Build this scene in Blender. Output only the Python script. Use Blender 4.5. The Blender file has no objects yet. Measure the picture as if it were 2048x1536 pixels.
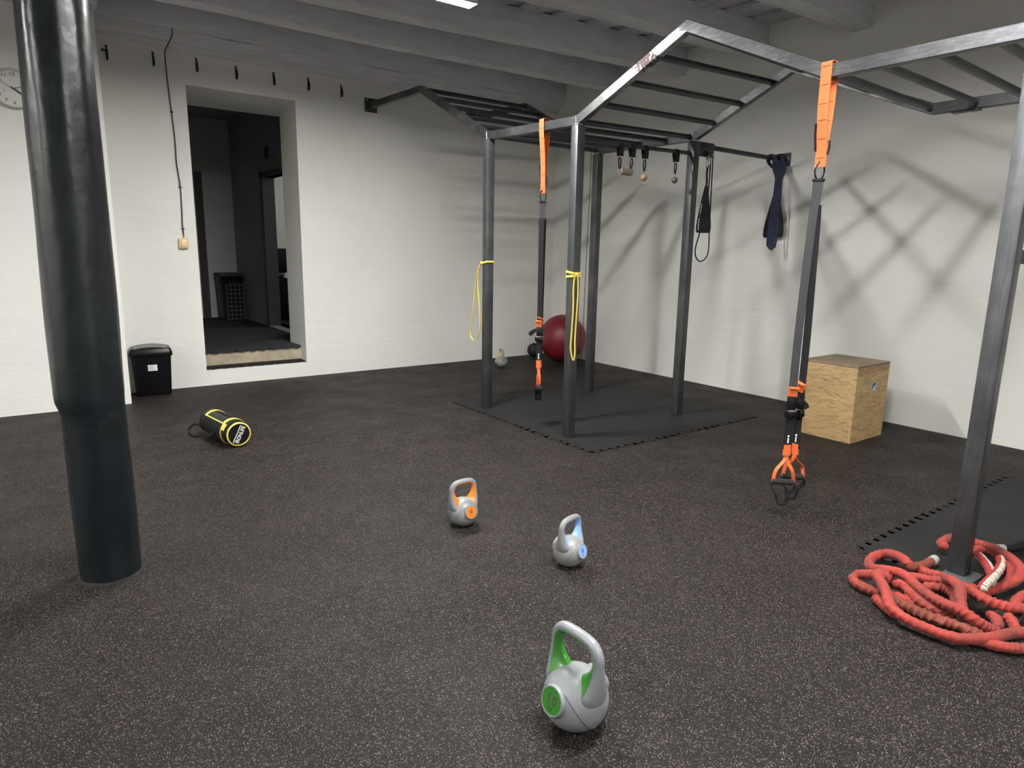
import bpy, bmesh, math, random
from mathutils import Vector, Matrix, noise
random.seed(7)
SC = bpy.context.scene
COL = SC.collection
PI = math.pi
V = Vector

# ------------------------------------------------------------------ materials
def mat(name, color, rough=.5, metal=0., spec=.5, coat=0.):
    m = bpy.data.materials.new(name); m.use_nodes = True
    b = m.node_tree.nodes['Principled BSDF']
    b.inputs['Base Color'].default_value = (*color, 1)
    b.inputs['Roughness'].default_value = rough
    b.inputs['Metallic'].default_value = metal
    b.inputs['Specular IOR Level'].default_value = spec
    b.inputs['Coat Weight'].default_value = coat
    return m
def nd(m, typ, **kw):
    n = m.node_tree.nodes.new(typ)
    for k, v in kw.items():
        if k in n.inputs.keys(): n.inputs[k].default_value = v
        else: setattr(n, k, v)
    return n
def lk(m, a, b): m.node_tree.links.new(a, b)
def bsdf(m): return m.node_tree.nodes['Principled BSDF']
def objco(m, scale=(1, 1, 1)):
    t = nd(m, 'ShaderNodeTexCoord'); mp = nd(m, 'ShaderNodeMapping')
    mp.inputs['Scale'].default_value = scale
    lk(m, t.outputs['Object'], mp.inputs['Vector']); return mp.outputs['Vector']
def ramp(m, fac, stops):
    r = nd(m, 'ShaderNodeValToRGB'); e = r.color_ramp.elements
    while len(e) < len(stops): e.new(.5)
    for i, (p, c) in enumerate(stops):
        e[i].position = p; e[i].color = (*c, 1) if len(c) == 3 else c
    lk(m, fac, r.inputs['Fac']); return r.outputs['Color']
def noi(m, vec, scale, detail=4, rough=.55, dist=0):
    n = nd(m, 'ShaderNodeTexNoise'); n.inputs['Scale'].default_value = scale
    n.inputs['Detail'].default_value = detail; n.inputs['Roughness'].default_value = rough
    n.inputs['Distortion'].default_value = dist
    lk(m, vec, n.inputs['Vector']); return n.outputs['Fac']
def bump(m, h, strength=.3, dist=.01):
    b = nd(m, 'ShaderNodeBump'); b.inputs['Strength'].default_value = strength
    b.inputs['Distance'].default_value = dist
    lk(m, h, b.inputs['Height']); lk(m, b.outputs['Normal'], bsdf(m).inputs['Normal'])
def mixc(m, fac, a, b):
    x = nd(m, 'ShaderNodeMix', data_type='RGBA')
    for s, v in ((0, fac), (6, a), (7, b)):
        if hasattr(v, 'is_linked'): lk(m, v, x.inputs[s])
        else: x.inputs[s].default_value = v if s == 0 else (*v, 1)
    return x.outputs[2]
def mth(m, op, a, b=0.):
    x = nd(m, 'ShaderNodeMath', operation=op)
    for i, v in enumerate((a, b)):
        if hasattr(v, 'is_linked'): lk(m, v, x.inputs[i])
        else: x.inputs[i].default_value = v
    return x.outputs[0]

def noisy(name, c1, c2, scale=8, rough=.6, bstr=.2, bscale=None, bdist=.004, stretch=(1, 1, 1), **kw):
    m = mat(name, c1, rough, **kw); v = objco(m, stretch)
    f = noi(m, v, scale)
    lk(m, ramp(m, f, [(.35, c1), (.65, c2)]), bsdf(m).inputs['Base Color'])
    if bstr: bump(m, noi(m, v, bscale or scale * 6), bstr, bdist)
    return m

def wall_mat(name, c, c2):
    m = mat(name, c, .75); v = objco(m)
    big = noi(m, v, 1.3, 5)
    lk(m, ramp(m, big, [(.3, c2), (.62, c)]), bsdf(m).inputs['Base Color'])
    v2 = objco(m, (1.2, 1.2, 7)); rows = noi(m, v2, 2.2, 4)
    h = mth(m, 'ADD', mth(m, 'MULTIPLY', rows, 1.), mth(m, 'MULTIPLY', noi(m, v, 18, 5), .35))
    bump(m, h, .2, .02)
    return m

WALL = wall_mat('white_painted_plaster', (.70, .695, .66), (.66, .655, .62))
CEIL = noisy('grey_white_painted_wood', (.66, .665, .70), (.56, .565, .60), 3, .8, .35, 14, .006, (1, 6, 6))
CEILB = noisy('ceiling_board_paint', (.58, .585, .61), (.46, .465, .49), 3, .8, .35, 14, .006, (6, 1, 6))
CONC = noisy('bare_beige_concrete', (.42, .36, .27), (.30, .255, .19), 9, .85, .4, 40, .006)
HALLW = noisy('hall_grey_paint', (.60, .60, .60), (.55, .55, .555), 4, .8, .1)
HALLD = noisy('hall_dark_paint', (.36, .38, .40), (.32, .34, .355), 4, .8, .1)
CARPET = noisy('dark_carpet', (.018, .021, .026), (.010, .012, .015), 60, .95, .4, 200, .003)
DARKWOOD = noisy('dark_door_frame_paint', (.10, .11, .125), (.08, .09, .10), 8, .5, .05)
BROWN = noisy('brown_trim', (.05, .04, .038), (.04, .033, .03), 8, .6, .05)
WHITEP = mat('white_plastic', (.75, .75, .73), .4)

def rubber_floor():
    m = mat('speckled_black_rubber', (.02, .02, .02), .62, spec=.13)
    v = objco(m)
    ds = nd(m, 'ShaderNodeTexNoise'); ds.inputs['Scale'].default_value = 90; lk(m, v, ds.inputs['Vector'])
    sub = nd(m, 'ShaderNodeVectorMath', operation='SUBTRACT'); lk(m, ds.outputs['Color'], sub.inputs[0]); sub.inputs[1].default_value = (.5, .5, .5)
    sc = nd(m, 'ShaderNodeVectorMath', operation='SCALE'); lk(m, sub.outputs[0], sc.inputs[0]); sc.inputs['Scale'].default_value = .008
    ad = nd(m, 'ShaderNodeVectorMath', operation='ADD'); lk(m, v, ad.inputs[0]); lk(m, sc.outputs[0], ad.inputs[1])
    base = ramp(m, noi(m, v, 1.6, 4), [(.35, (.0066, .0060, .0057)), (.65, (.0098, .0089, .0083))])
    col = base
    for scale, thr, rad, cols in ((290, .70, .44, [(0., (.050, .046, .043)), (.5, (.085, .067, .060)), (1., (.115, .105, .098))]),
                                  (215, .86, .42, [(0., (.15, .132, .122)), (.55, (.185, .108, .090)), (1., (.185, .168, .156))])):
        vo = nd(m, 'ShaderNodeTexVoronoi'); vo.inputs['Scale'].default_value = scale
        lk(m, ad.outputs[0], vo.inputs['Vector'])
        sp = nd(m, 'ShaderNodeSeparateColor'); lk(m, vo.outputs['Color'], sp.inputs[0])
        a = mth(m, 'GREATER_THAN', sp.outputs[0], thr)
        r = mth(m, 'LESS_THAN', vo.outputs['Distance'], rad)
        fac = mth(m, 'MULTIPLY', a, r)
        fc = ramp(m, sp.outputs[1], cols)
        col = mixc(m, fac, col, fc)
    # seams between the rubber rolls
    sx = nd(m, 'ShaderNodeSeparateXYZ'); lk(m, v, sx.inputs[0])
    wob = mth(m, 'MULTIPLY', mth(m, 'SUBTRACT', noi(m, v, 3, 3), .5), .05)
    for ys_ in (4.385, 6.41):
        d = mth(m, 'ABSOLUTE', mth(m, 'SUBTRACT', mth(m, 'ADD', sx.outputs[1], wob), ys_))
        col = mixc(m, mth(m, 'MULTIPLY', mth(m, 'LESS_THAN', d, .0045), .75), col, (.003, .003, .003))
    lk(m, col, bsdf(m).inputs['Base Color'])
    bump(m, noi(m, v, 160, 3), .5, .004)
    lk(m, ramp(m, noi(m, v, 2.2, 3), [(.3, (.5,) * 3), (.7, (.68,) * 3)]), bsdf(m).inputs['Roughness'])
    return m
FLOOR = rubber_floor()
MATRUB = noisy('smooth_black_rubber_mat', (.0135, .0135, .0138), (.0105, .0105, .0109), 3, .66, .35, 220, .002, spec=.22)
SLIT = mat('dark_gap', (.006, .006, .006), .9)

def steel():
    m = mat('raw_dark_steel', (.1, .105, .115), .42, .7)
    v = objco(m)
    big = noi(m, v, 3.5, 5, .6)
    fine = noi(m, objco(m, (60, 60, 2.5)), 3., 4)
    f = mth(m, 'ADD', mth(m, 'MULTIPLY', big, .65), mth(m, 'MULTIPLY', fine, .35))
    lk(m, ramp(m, f, [(.35, (.055, .058, .063)), (.52, (.085, .089, .094)), (.66, (.135, .138, .142))]), bsdf(m).inputs['Base Color'])
    lk(m, ramp(m, f, [(.3, (.52,) * 3), (.7, (.36,) * 3)]), bsdf(m).inputs['Roughness'])
    bump(m, fine, .06, .002)
    return m
def rail_steel():
    m = mat('worn_bright_steel', (.2, .2, .2), .4, .85)
    v = objco(m, (1, 1, 1))
    big = noi(m, v, 2.2, 5, .6)
    scr = noi(m, objco(m, (40, 6, 40)), 2.2, 6, .7)
    f = mth(m, 'ADD', mth(m, 'MULTIPLY', big, .6), mth(m, 'MULTIPLY', scr, .4))
    lk(m, ramp(m, f, [(.36, (.048, .05, .056)), (.5, (.095, .098, .104)), (.64, (.20, .20, .20))]), bsdf(m).inputs['Base Color'])
    # the sloped rail by the front post is rubbed bright, with a brown rusty scab
    t = nd(m, 'ShaderNodeTexCoord'); q = nd(m, 'ShaderNodeSeparateXYZ'); lk(m, t.outputs['Object'], q.inputs[0])
    def near(y, z, ry, rz):
        a = mth(m, 'POWER', mth(m, 'DIVIDE', mth(m, 'SUBTRACT', q.outputs[1], y), ry), 2.)
        b = mth(m, 'POWER', mth(m, 'DIVIDE', mth(m, 'SUBTRACT', q.outputs[2], z), rz), 2.)
        return mth(m, 'ADD', mth(m, 'ADD', a, b), mth(m, 'POWER', mth(m, 'DIVIDE', q.outputs[0], .6), 2.))
    c0 = ramp(m, f, [(.36, (.048, .05, .056)), (.5, (.095, .098, .104)), (.64, (.20, .20, .20))])
    br = mth(m, 'LESS_THAN', mth(m, 'ADD', near(-.60, 2.65, .42, .22), mth(m, 'MULTIPLY', mth(m, 'SUBTRACT', scr, .5), 2.)), 1.)
    c1 = mixc(m, br, c0, ramp(m, scr, [(.3, (.22, .22, .22)), (.7, (.48, .48, .47))]))
    ru = mth(m, 'LESS_THAN', mth(m, 'ADD', near(-.655, 2.668, .115, .055), mth(m, 'MULTIPLY', mth(m, 'SUBTRACT', noi(m, t.outputs['Object'], 38, 3), .5), 5.)), .8)
    lk(m, mixc(m, ru, c1, (.030, .020, .017)), bsdf(m).inputs['Base Color'])
    lk(m, ramp(m, f, [(.3, (.5,) * 3), (.7, (.36,) * 3)]), bsdf(m).inputs['Roughness'])
    bump(m, scr, .08, .002)
    return m
STEEL = steel(); RAILM = rail_steel()
WELD = mat('bright_weld_metal', (.55, .55, .55), .4, .9)
BARM = noisy('dark_round_bar_steel', (.035, .037, .043), (.05, .053, .06), 5, .42, .05, metal=.7)
PLATEM = noisy('black_bracket_steel', (.03, .032, .038), (.045, .047, .055), 6, .45, .05, metal=.6)
CHROME = mat('chrome', (.7, .7, .7), .18, 1.)

def column_mat():
    m = mat('glossy_dark_blue_grey_enamel', (.016, .022, .027), .3, spec=.4)
    v = objco(m)
    h = mth(m, 'ADD', noi(m, v, 5, 3), mth(m, 'MULTIPLY', noi(m, objco(m, (1, 1, .5)), 26, 4), .35))
    bump(m, h, .26, .02)
    lk(m, ramp(m, noi(m, v, 6, 5), [(.35, (.0052, .0075, .0092)), (.7, (.0090, .0123, .0148))]), bsdf(m).inputs['Base Color'])
    lk(m, ramp(m, noi(m, v, 4, 4), [(.35, (.25,) * 3), (.7, (.36,) * 3)]), bsdf(m).inputs['Roughness'])
    return m
COLUMN = column_mat()

KBGREY = mat('grey_plastic_shell', (.205, .214, .228), .36, spec=.5)
KBGREY_B = mat('warm_grey_plastic_shell', (.20, .205, .20), .36, spec=.5)
KBDARK = mat('dark_embossed_plastic', (.06, .07, .06), .4)
KGREEN = mat('green_plastic', (.035, .20, .022), .26)
KORANGE = mat('orange_plastic', (.72, .17, .012), .28)
KBLUE = mat('light_blue_plastic', (.20, .34, .66), .28)
KYELLOW = mat('yellow_plastic', (.5, .40, .03), .3)
BLACKP = mat('black_plastic', (.004, .004, .005), .28, spec=.35)
BLACKV = noisy('black_vinyl', (.0042, .0042, .005), (.007, .007, .008), 30, .36, .3, 60, .003, spec=.35)
BLACKW = noisy('black_webbing', (.007, .0075, .009), (.012, .0125, .014), 150, .75, .3, 400, .001, spec=.2)
GREYW = noisy('grey_black_webbing', (.022, .0235, .026), (.030, .032, .035), 150, .7, .3, 400, .001)
ORANGEW = noisy('orange_webbing', (.66, .125, .030), (.58, .105, .024), 150, .7, .25, 400, .001)
STITCH = mat('dark_stitching', (.10, .02, .01), .8)
FOAM = noisy('black_foam', (.007, .007, .0075), (.010, .010, .011), 90, .85, .3, 300, .001)
YELLOWV = mat('yellow_vinyl', (.70, .57, .09), .45)
YELLOWB = noisy('yellow_latex', (.74, .57, .12), (.66, .50, .09), 20, .5, .05)
NAVY = noisy('navy_latex', (.012, .020, .062), (.018, .028, .08), 20, .5, .05)
PADM = noisy('black_padded_nylon', (.006, .0065, .008), (.009, .0095, .011), 60, .8, .3, 200, .002)
WHITEINK = mat('white_print', (.72, .72, .72), .5)
REDINK = mat('red_print', (.4, .06, .05), .5)
BALLRED = noisy('dark_red_vinyl', (.165, .009, .018), (.15, .0075, .015), 6, .42, .1, 200, .001)
BALLBLK = noisy('black_rubber_ball', (.007, .007, .0075), (.010, .010, .010), 20, .7, .2, 120, .002)
WOOD = noisy('turned_wood', (.36, .22, .15), (.27, .155, .10), 14, .6, .1)
WOODDK = noisy('dark_turned_wood', (.10, .085, .065), (.07, .06, .045), 14, .6, .1)
WOODGR = noisy('greyed_wood', (.22, .18, .14), (.16, .13, .10), 14, .65, .1)
BEIGE = mat('beige_plastic', (.62, .47, .27), .5)
CLOCKF = mat('clock_face_white', (.62, .62, .58), .5)
CLOCKR = mat('clock_rim_grey', (.45, .45, .43), .4)
GREYNUM = mat('grey_numerals', (.12, .12, .12), .6)
WIREM = mat('dark_cable', (.035, .034, .033), .6)
HOOKM = mat('dark_iron', (.03, .03, .032), .55, .6)
LABELW = noisy('printed_label', (.75, .75, .74), (.62, .62, .62), 40, .5, 0)

def osb(name, c1, c2, c3, dark=1.):
    m = mat(name, c1, .6); 
    t = nd(m, 'ShaderNodeTexCoord')
    def layer(rot, sx, sy, seed):
        mp = nd(m, 'ShaderNodeMapping'); mp.inputs['Scale'].default_value = (sx, sx, sy)
        mp.inputs['Rotation'].default_value = (rot, rot * .7, 0); mp.inputs['Location'].default_value = (seed, seed * 2, seed * 3)
        lk(m, t.outputs['Object'], mp.inputs['Vector'])
        vo = nd(m, 'ShaderNodeTexVoronoi'); vo.inputs['Scale'].default_value = 1.; lk(m, mp.outputs['Vector'], vo.inputs['Vector'])
        sp = nd(m, 'ShaderNodeSeparateColor'); lk(m, vo.outputs['Color'], sp.inputs[0]); return sp
    def strand(rot, seed):
        mp = nd(m, 'ShaderNodeMapping'); mp.inputs['Scale'].default_value = (16, 16, 120)
        mp.inputs['Rotation'].default_value = (rot, rot * .7, 0); mp.inputs['Location'].default_value = (seed, seed, seed)
        lk(m, t.outputs['Object'], mp.inputs['Vector']); return noi(m, mp.outputs['Vector'], 1.6, 4, .6)
    def one(rot, sx, sy, seed):
        return mth(m, 'ADD', mth(m, 'MULTIPLY', layer(rot, sx, sy, seed).outputs[0], .42), mth(m, 'MULTIPLY', strand(rot, seed), .62))
    a = one(.30, 12, 62, 1.3); b = one(-.62, 13, 70, 4.1); c = one(.05, 10, 80, 7.7)
    pk = layer(.1, 11, 40, 9.2)
    def fmix(fac, x, y):
        f = nd(m, 'ShaderNodeMix', data_type='FLOAT'); lk(m, fac, f.inputs[0]); lk(m, x, f.inputs[2]); lk(m, y, f.inputs[3]); return f.outputs[0]
    f = fmix(mth(m, 'GREATER_THAN', pk.outputs[1], .62), fmix(mth(m, 'GREATER_THAN', pk.outputs[0], .5), a, b), c)
    fine = noi(m, t.outputs['Object'], 70, 4)
    g = mth(m, 'ADD', f, mth(m, 'MULTIPLY', mth(m, 'SUBTRACT', fine, .5), .2))
    lk(m, ramp(m, g, [(.24, c3), (.36, c2), (.56, c1), (.85, tuple(min(1, x * 1.15) for x in c1))]), bsdf(m).inputs['Base Color'])
    bump(m, g, .25, .003)
    return m
OSB = osb('oriented_strand_board', (.42, .285, .135), (.35, .225, .10), (.21, .125, .055))
OSBTOP = osb('worn_strand_board_top', (.25, .185, .115), (.21, .15, .09), (.14, .10, .06))
PIPE = mat('grey_pipe_plastic', (.33, .38, .40), .4)

def rope_mat():
    m = mat('red_rope_sleeve', (.5, .06, .03), .75)
    v = objco(m)
    f = noi(m, v, 6, 5)
    lk(m, ramp(m, f, [(.32, (.12, .014, .008)), (.5, (.22, .018, .011)), (.68, (.29, .025, .015))]), bsdf(m).inputs['Base Color'])
    bsdf(m).inputs['Sheen Weight'].default_value = .08
    bump(m, mth(m, 'ADD', noi(m, v, 45, 4), mth(m, 'MULTIPLY', noi(m, v, 400, 2), .2)), .6, .006)
    return m
ROPE = rope_mat()
ROPEBROWN = noisy('worn_brown_red_sleeve', (.17, .032, .017), (.12, .024, .013), 14, .8, .5, 60, .004)
def woven():
    m = mat('red_white_woven_sleeve', (.5, .1, .1), .8)
    t = nd(m, 'ShaderNodeTexCoord'); w = nd(m, 'ShaderNodeTexWave'); w.wave_type = 'BANDS'
    w.inputs['Scale'].default_value = 11; w.inputs['Distortion'].default_value = 1.2; w.bands_direction = 'DIAGONAL'
    lk(m, t.outputs['Object'], w.inputs['Vector'])
    lk(m, ramp(m, w.outputs['Fac'], [(.42, (.45, .035, .035)), (.58, (.62, .55, .48))]), bsdf(m).inputs['Base Color'])
    bump(m, noi(m, t.outputs['Object'], 160, 3), .5, .004)
    return m
WOVEN = woven()
GREYCAP = mat('grey_heat_shrink', (.3, .31, .29), .5)

def emis(name, color, s):
    m = mat(name, (.8, .8, .8)); b = bsdf(m)
    b.inputs['Emission Color'].default_value = (*color, 1); b.inputs['Emission Strength'].default_value = s
    return m

# ------------------------------------------------------------------ mesh helpers
def newbm(): return bmesh.new()
def box(bm, c, s, rz=0., rot=None, bev=0., seg=2):
    r = bmesh.ops.create_cube(bm, size=1.)
    vs = r['verts']
    M = Matrix.Translation(V(c)) @ (rot.to_4x4() if rot else Matrix.Rotation(rz, 4, 'Z')) @ Matrix.Diagonal((*s, 1))
    bmesh.ops.transform(bm, matrix=M, verts=vs)
    if bev:
        es = {e for v in vs for e in v.link_edges}
        bmesh.ops.bevel(bm, geom=list(es), offset=bev, segments=seg, affect='EDGES', profile=.5)
    return bm
def frames(path, up=None):
    n = len(path); T = []
    for i in range(n):
        a = path[max(i - 1, 0)]; b = path[min(i + 1, n - 1)]
        T.append((b - a).normalized())
    N = (up or (V((0, 0, 1)) if abs(T[0].z) < .9 else V((1, 0, 0))))
    N = (N - T[0] * N.dot(T[0])).normalized(); out = []
    for i in range(n):
        N = N - T[i] * N.dot(T[i])
        N = N.normalized() if N.length > 1e-6 else T[i].orthogonal().normalized()
        out.append((T[i], N, T[i].cross(N)))
    return out
def spline(pts, k=8, closed=False):
    P = [V(p) for p in pts]; n = len(P); out = []
    rng = range(n) if closed else range(n - 1)
    for i in rng:
        p0 = P[(i - 1) % n] if closed or i > 0 else P[0] * 2 - P[1]
        p1 = P[i]; p2 = P[(i + 1) % n]
        p3 = P[(i + 2) % n] if closed or i + 2 < n else P[-1] * 2 - P[-2]
        for j in range(k):
            t = j / k
            out.append(.5 * ((2 * p1) + (p2 - p0) * t + (2 * p0 - 5 * p1 + 4 * p2 - p3) * t * t + (3 * p1 - p0 - 3 * p2 + p3) * t ** 3))
    if not closed: out.append(P[-1].copy())
    return out
def rings(bm, rows, closed=False, cap=True):
    n = len(rows[0]); vr = [[bm.verts.new(p) for p in r] for r in rows]
    m = len(vr)
    for i in range(m if closed else m - 1):
        a = vr[i]; b = vr[(i + 1) % m]
        for j in range(n):
            try: bm.faces.new((a[j], a[(j + 1) % n], b[(j + 1) % n], b[j]))
            except ValueError: pass
    if cap and not closed:
        bm.faces.new(vr[0][::-1]); bm.faces.new(vr[-1])
    return vr
def tube(bm, path, r, seg=12, closed=False, cap=True, rf=None):
    path = [V(p) for p in path]
    F = frames(path); rows = []
    if closed:
        n = len(path)
        for i in range(n):
            t = (path[(i + 1) % n] - path[i - 1]).normalized()
            N = F[i][1]; N = (N - t * N.dot(t)).normalized(); F[i] = (t, N, t.cross(N))
    s = 0.
    for i, p in enumerate(path):
        if i: s += (p - path[i - 1]).length
        T, N, B = F[i]; row = []
        for j in range(seg):
            a = 2 * PI * j / seg
            rr = r(i / (len(path) - 1)) if callable(r) else r
            if rf: rr *= rf(s, a)
            row.append(p + (N * math.cos(a) + B * math.sin(a)) * rr)
        rows.append(row)
    rings(bm, rows, closed, cap); return bm
def bar(bm, a, b, w, h, up=(0, 0, 1), bev=0.):
    """rectangular bar from a to b: w across, h along up"""
    a = V(a); b = V(b); T = (b - a).normalized(); U = V(up); U = (U - T * U.dot(T)).normalized(); S = T.cross(U)
    M = Matrix((S, T, U)).transposed()
    box(bm, (a + b) / 2, (w, (b - a).length, h), rot=M, bev=bev); return bm
def ribbon(bm, path, wdir, w, th=.003, closed=False, wf=None):
    path = [V(p) for p in path]; n = len(path); rows = []
    for i, p in enumerate(path):
        if closed: t = (path[(i + 1) % n] - path[i - 1]).normalized()
        else: t = (path[min(i + 1, n - 1)] - path[max(i - 1, 0)]).normalized()
        W = V(wdir[i]) if isinstance(wdir, list) else V(wdir)
        W = (W - t * W.dot(t)).normalized(); N = t.cross(W)
        ww = w * (wf(i / (n - 1)) if wf else 1)
        rows.append([p - W * ww / 2 - N * th / 2, p + W * ww / 2 - N * th / 2, p + W * ww / 2 + N * th / 2, p - W * ww / 2 + N * th / 2])
    rings(bm, rows, closed, True); return bm
def lathe(bm, prof, c=(0, 0, 0), seg=48, axis=None):
    rows = []
    for r, z in prof:
        rows.append([V((r * math.cos(2 * PI * j / seg), r * math.sin(2 * PI * j / seg), z)) for j in range(seg)])
    M = Matrix.Translation(V(c)) @ (axis.to_4x4() if axis else Matrix.Identity(4))
    cl = prof[0][0] > .002 and prof[-1][0] > .002
    if prof[0][0] < 1e-6: rows[0] = [V((1e-5 * p.x / max(p.length, 1e-9), 0, p.z)) if 0 else V((1e-5 * math.cos(2 * PI * j / seg), 1e-5 * math.sin(2 * PI * j / seg), prof[0][1])) for j, p in enumerate(rows[0])]
    if prof[-1][0] < 1e-6: rows[-1] = [V((1e-5 * math.cos(2 * PI * j / seg), 1e-5 * math.sin(2 * PI * j / seg), prof[-1][1])) for j in range(seg)]
    rings(bm, [[M @ p for p in r] for r in rows], closed=cl); return bm
def sphere(bm, c, r, u=32, v=20, s=(1, 1, 1)):
    x = bmesh.ops.create_uvsphere(bm, u_segments=u, v_segments=v, radius=r)
    bmesh.ops.transform(bm, matrix=Matrix.Translation(V(c)) @ Matrix.Diagonal((*s, 1)), verts=x['verts']); return bm
def cyl(bm, a, b, r, seg=20):
    return tube(bm, [V(a), V(b)], r, seg)
def axis_to(d, up=(0, 0, 1)):
    """3x3 with local z along d and local y near up"""
    z = V(d).normalized(); u = V(up); y = (u - z * u.dot(z)).normalized(); x = y.cross(z)
    return Matrix((x, y, z)).transposed()

def obj(name, bm, m, parent=None, smooth=True, world=False, label=None, angle=40):
    if world and parent is not None:
        bmesh.ops.transform(bm, matrix=Matrix.Translation(-rootloc(parent)), verts=bm.verts)
    bmesh.ops.recalc_face_normals(bm, faces=bm.faces)
    me = bpy.data.meshes.new(name); bm.to_mesh(me); bm.free()
    for mm in (m if isinstance(m, (list, tuple)) else [m]): me.materials.append(mm)
    if smooth:
        me.polygons.foreach_set('use_smooth', [True] * len(me.polygons))
        me.set_sharp_from_angle(angle=math.radians(angle))
    o = bpy.data.objects.new(name, me); COL.objects.link(o)
    if parent is not None: o.parent = parent
    if label: o['label'] = label
    return o
def rootloc(o):
    p = V((0, 0, 0))
    while o is not None:
        p += V(o.location); o = o.parent
    return p
def thing(name, label, cat, loc=(0, 0, 0), rz=0., group=None):
    o = bpy.data.objects.new(name, None); COL.objects.link(o); o.empty_display_size = .1
    o.location = loc; o.rotation_euler = (0, 0, rz); o['label'] = label; o['category'] = cat
    if group: o['group'] = group
    return o
def tag(o, label, cat, group=None):
    o['label'] = label; o['category'] = cat
    if group: o['group'] = group
    return o
def struct(name, bm, m, smooth=False):
    o = obj(name, bm, m, None, smooth); o['kind'] = 'structure'; return o
def text_obj(name, s, size, M, m, parent, depth=.0015, bold=0.):
    cu = bpy.data.curves.new(name, 'FONT'); cu.body = s; cu.size = size; cu.extrude = depth
    cu.align_x = 'CENTER'; cu.align_y = 'CENTER'; cu.offset = bold; cu.resolution_u = 4; cu.space_character = 1.12 if len(s) < 3 else 1.
    t = bpy.data.objects.new(name, cu); COL.objects.link(t)
    dg = bpy.context.evaluated_depsgraph_get()
    me = bpy.data.meshes.new_from_object(t.evaluated_get(dg))
    bpy.data.objects.remove(t); bpy.data.curves.remove(cu)
    me.transform(M); me.materials.clear(); me.materials.append(m)
    me.name = name
    o = bpy.data.objects.new(name, me); COL.objects.link(o)
    if parent is not None: o.parent = parent
    return o

# ------------------------------------------------------------------ camera
f_px, yaw, pitch, roll = 1328.87, -0.631390, -0.196824, 0.0168308
fw = V((-math.sin(yaw) * math.cos(pitch), math.cos(yaw) * math.cos(pitch), math.sin(pitch)))
rt = V((math.cos(yaw), math.sin(yaw), 0)); up = rt.cross(fw)
r2 = rt * math.cos(roll) + up * math.sin(roll); u2 = up * math.cos(roll) - rt * math.sin(roll)
cam = bpy.data.cameras.new('camera'); co = bpy.data.objects.new('camera', cam); COL.objects.link(co)
cam.sensor_width = 36; cam.lens = f_px / 2048 * 36; cam.clip_start = .05
R3 = Matrix((r2, u2, -fw)).transposed()
co.matrix_world = Matrix.Translation((0, 0, 1.45)) @ R3.to_4x4()
SC.camera = co

# ------------------------------------------------------------------ room shell
YL, XR, X0, Y0, ZC = 7.48, 6.16, -4.6, -3.6, 3.66
bm = newbm(); box(bm, ((X0 + XR) / 2, (Y0 + YL) / 2, -.05), (XR - X0 + .4, YL - Y0 + .4, .1)); struct('floor', bm, FLOOR)
# left wall with the door opening: x 1.47-2.54, z .165-2.99, reveal to y 8.03
bm = newbm(); D1 = 8.03; HT = 3.9
def blk(bm, x0, x1, y0, y1, z0, z1): box(bm, ((x0 + x1) / 2, (y0 + y1) / 2, (z0 + z1) / 2), (x1 - x0, y1 - y0, z1 - z0))
blk(bm, X0 - .2, 1.47, YL, D1, -.1, HT); blk(bm, 2.54, XR + .2, YL, D1, -.1, HT)
blk(bm, 1.47, 2.54, YL, D1, 2.99, HT); blk(bm, 1.47, 2.54, YL, D1, -.1, .163)
pr = [(YL + .001, 2.992), (YL + .22, 2.945), (D1, 2.905), (D1, 3.0), (YL + .001, 3.0)]
rings(bm, [[V((x, y, z)) for y, z in pr] for x in (1.47, 2.54)])
struct('wall_left', bm, WALL)
bm = newbm(); blk(bm, XR, XR + .2, Y0 - .2, YL + .6, -.1, HT); struct('wall_right', bm, WALL)
bm = newbm(); blk(bm, X0 - .2, .70, 6.96, YL + .02, -.1, 3.42); struct('wall_pier', bm, WALL)
bm = newbm(); blk(bm, X0 - .2, XR + .2, Y0 - .2, Y0, -.1, HT); struct('wall_front', bm, WALL)
bm = newbm(); blk(bm, X0 - .2, X0, Y0, 6.96, -.1, HT); struct('wall_far_left', bm, WALL)
# ceiling of boards laid across the beams: alternate boards sit higher
bm = newbm(); x = X0; k = 0
while x < XR:
    w = .24 if k % 2 == 0 else .15
    z = ZC if k % 2 == 0 else ZC + .035
    box(bm, (x + w / 2, (Y0 + YL) / 2, z + .03), (w - .003, YL - Y0 + .2, .06)); x += w; k += 1
box(bm, ((X0 + XR) / 2, (Y0 + YL) / 2, ZC + .15), (XR - X0 + .3, YL - Y0 + .3, .1))
struct('ceiling', bm, CEILB)
# ceiling beams: near edge y at the right wall, drift per metre towards the left, width
def beam(name, y, slope, wid, zb=3.40, wob=0):
    bm = newbm(); rows = []; n = 14
    for i in range(n + 1):
        x = XR + .02 + (X0 - XR - .04) * i / n
        yn = y + slope * (XR - max(x, 0)) + .012 * math.sin(i * 1.7 + y * 3)
        z = zb + .008 * math.sin(i * 1.3 + y)
        pts = [(yn + .012, z), (yn + wid - .012, z), (yn + wid, z + .012), (yn + wid, ZC + .02), (yn, ZC + .02), (yn, z + .012)]
        rows.append([V((x, a, b)) for a, b in pts])
    rings(bm, rows); return struct(name, bm, CEIL)
beam('trim_1', 6.27, .022, .16); beam('trim_2', 5.255, .085, .17); beam('trim_3', 4.245, .085, .19); beam('trim_4', 3.235, .045, .19)
for i, yb in enumerate((2.22, 1.2, .19, -.83, -1.85)): beam('trim_%d' % (5 + i), yb, .045, .19)
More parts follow.
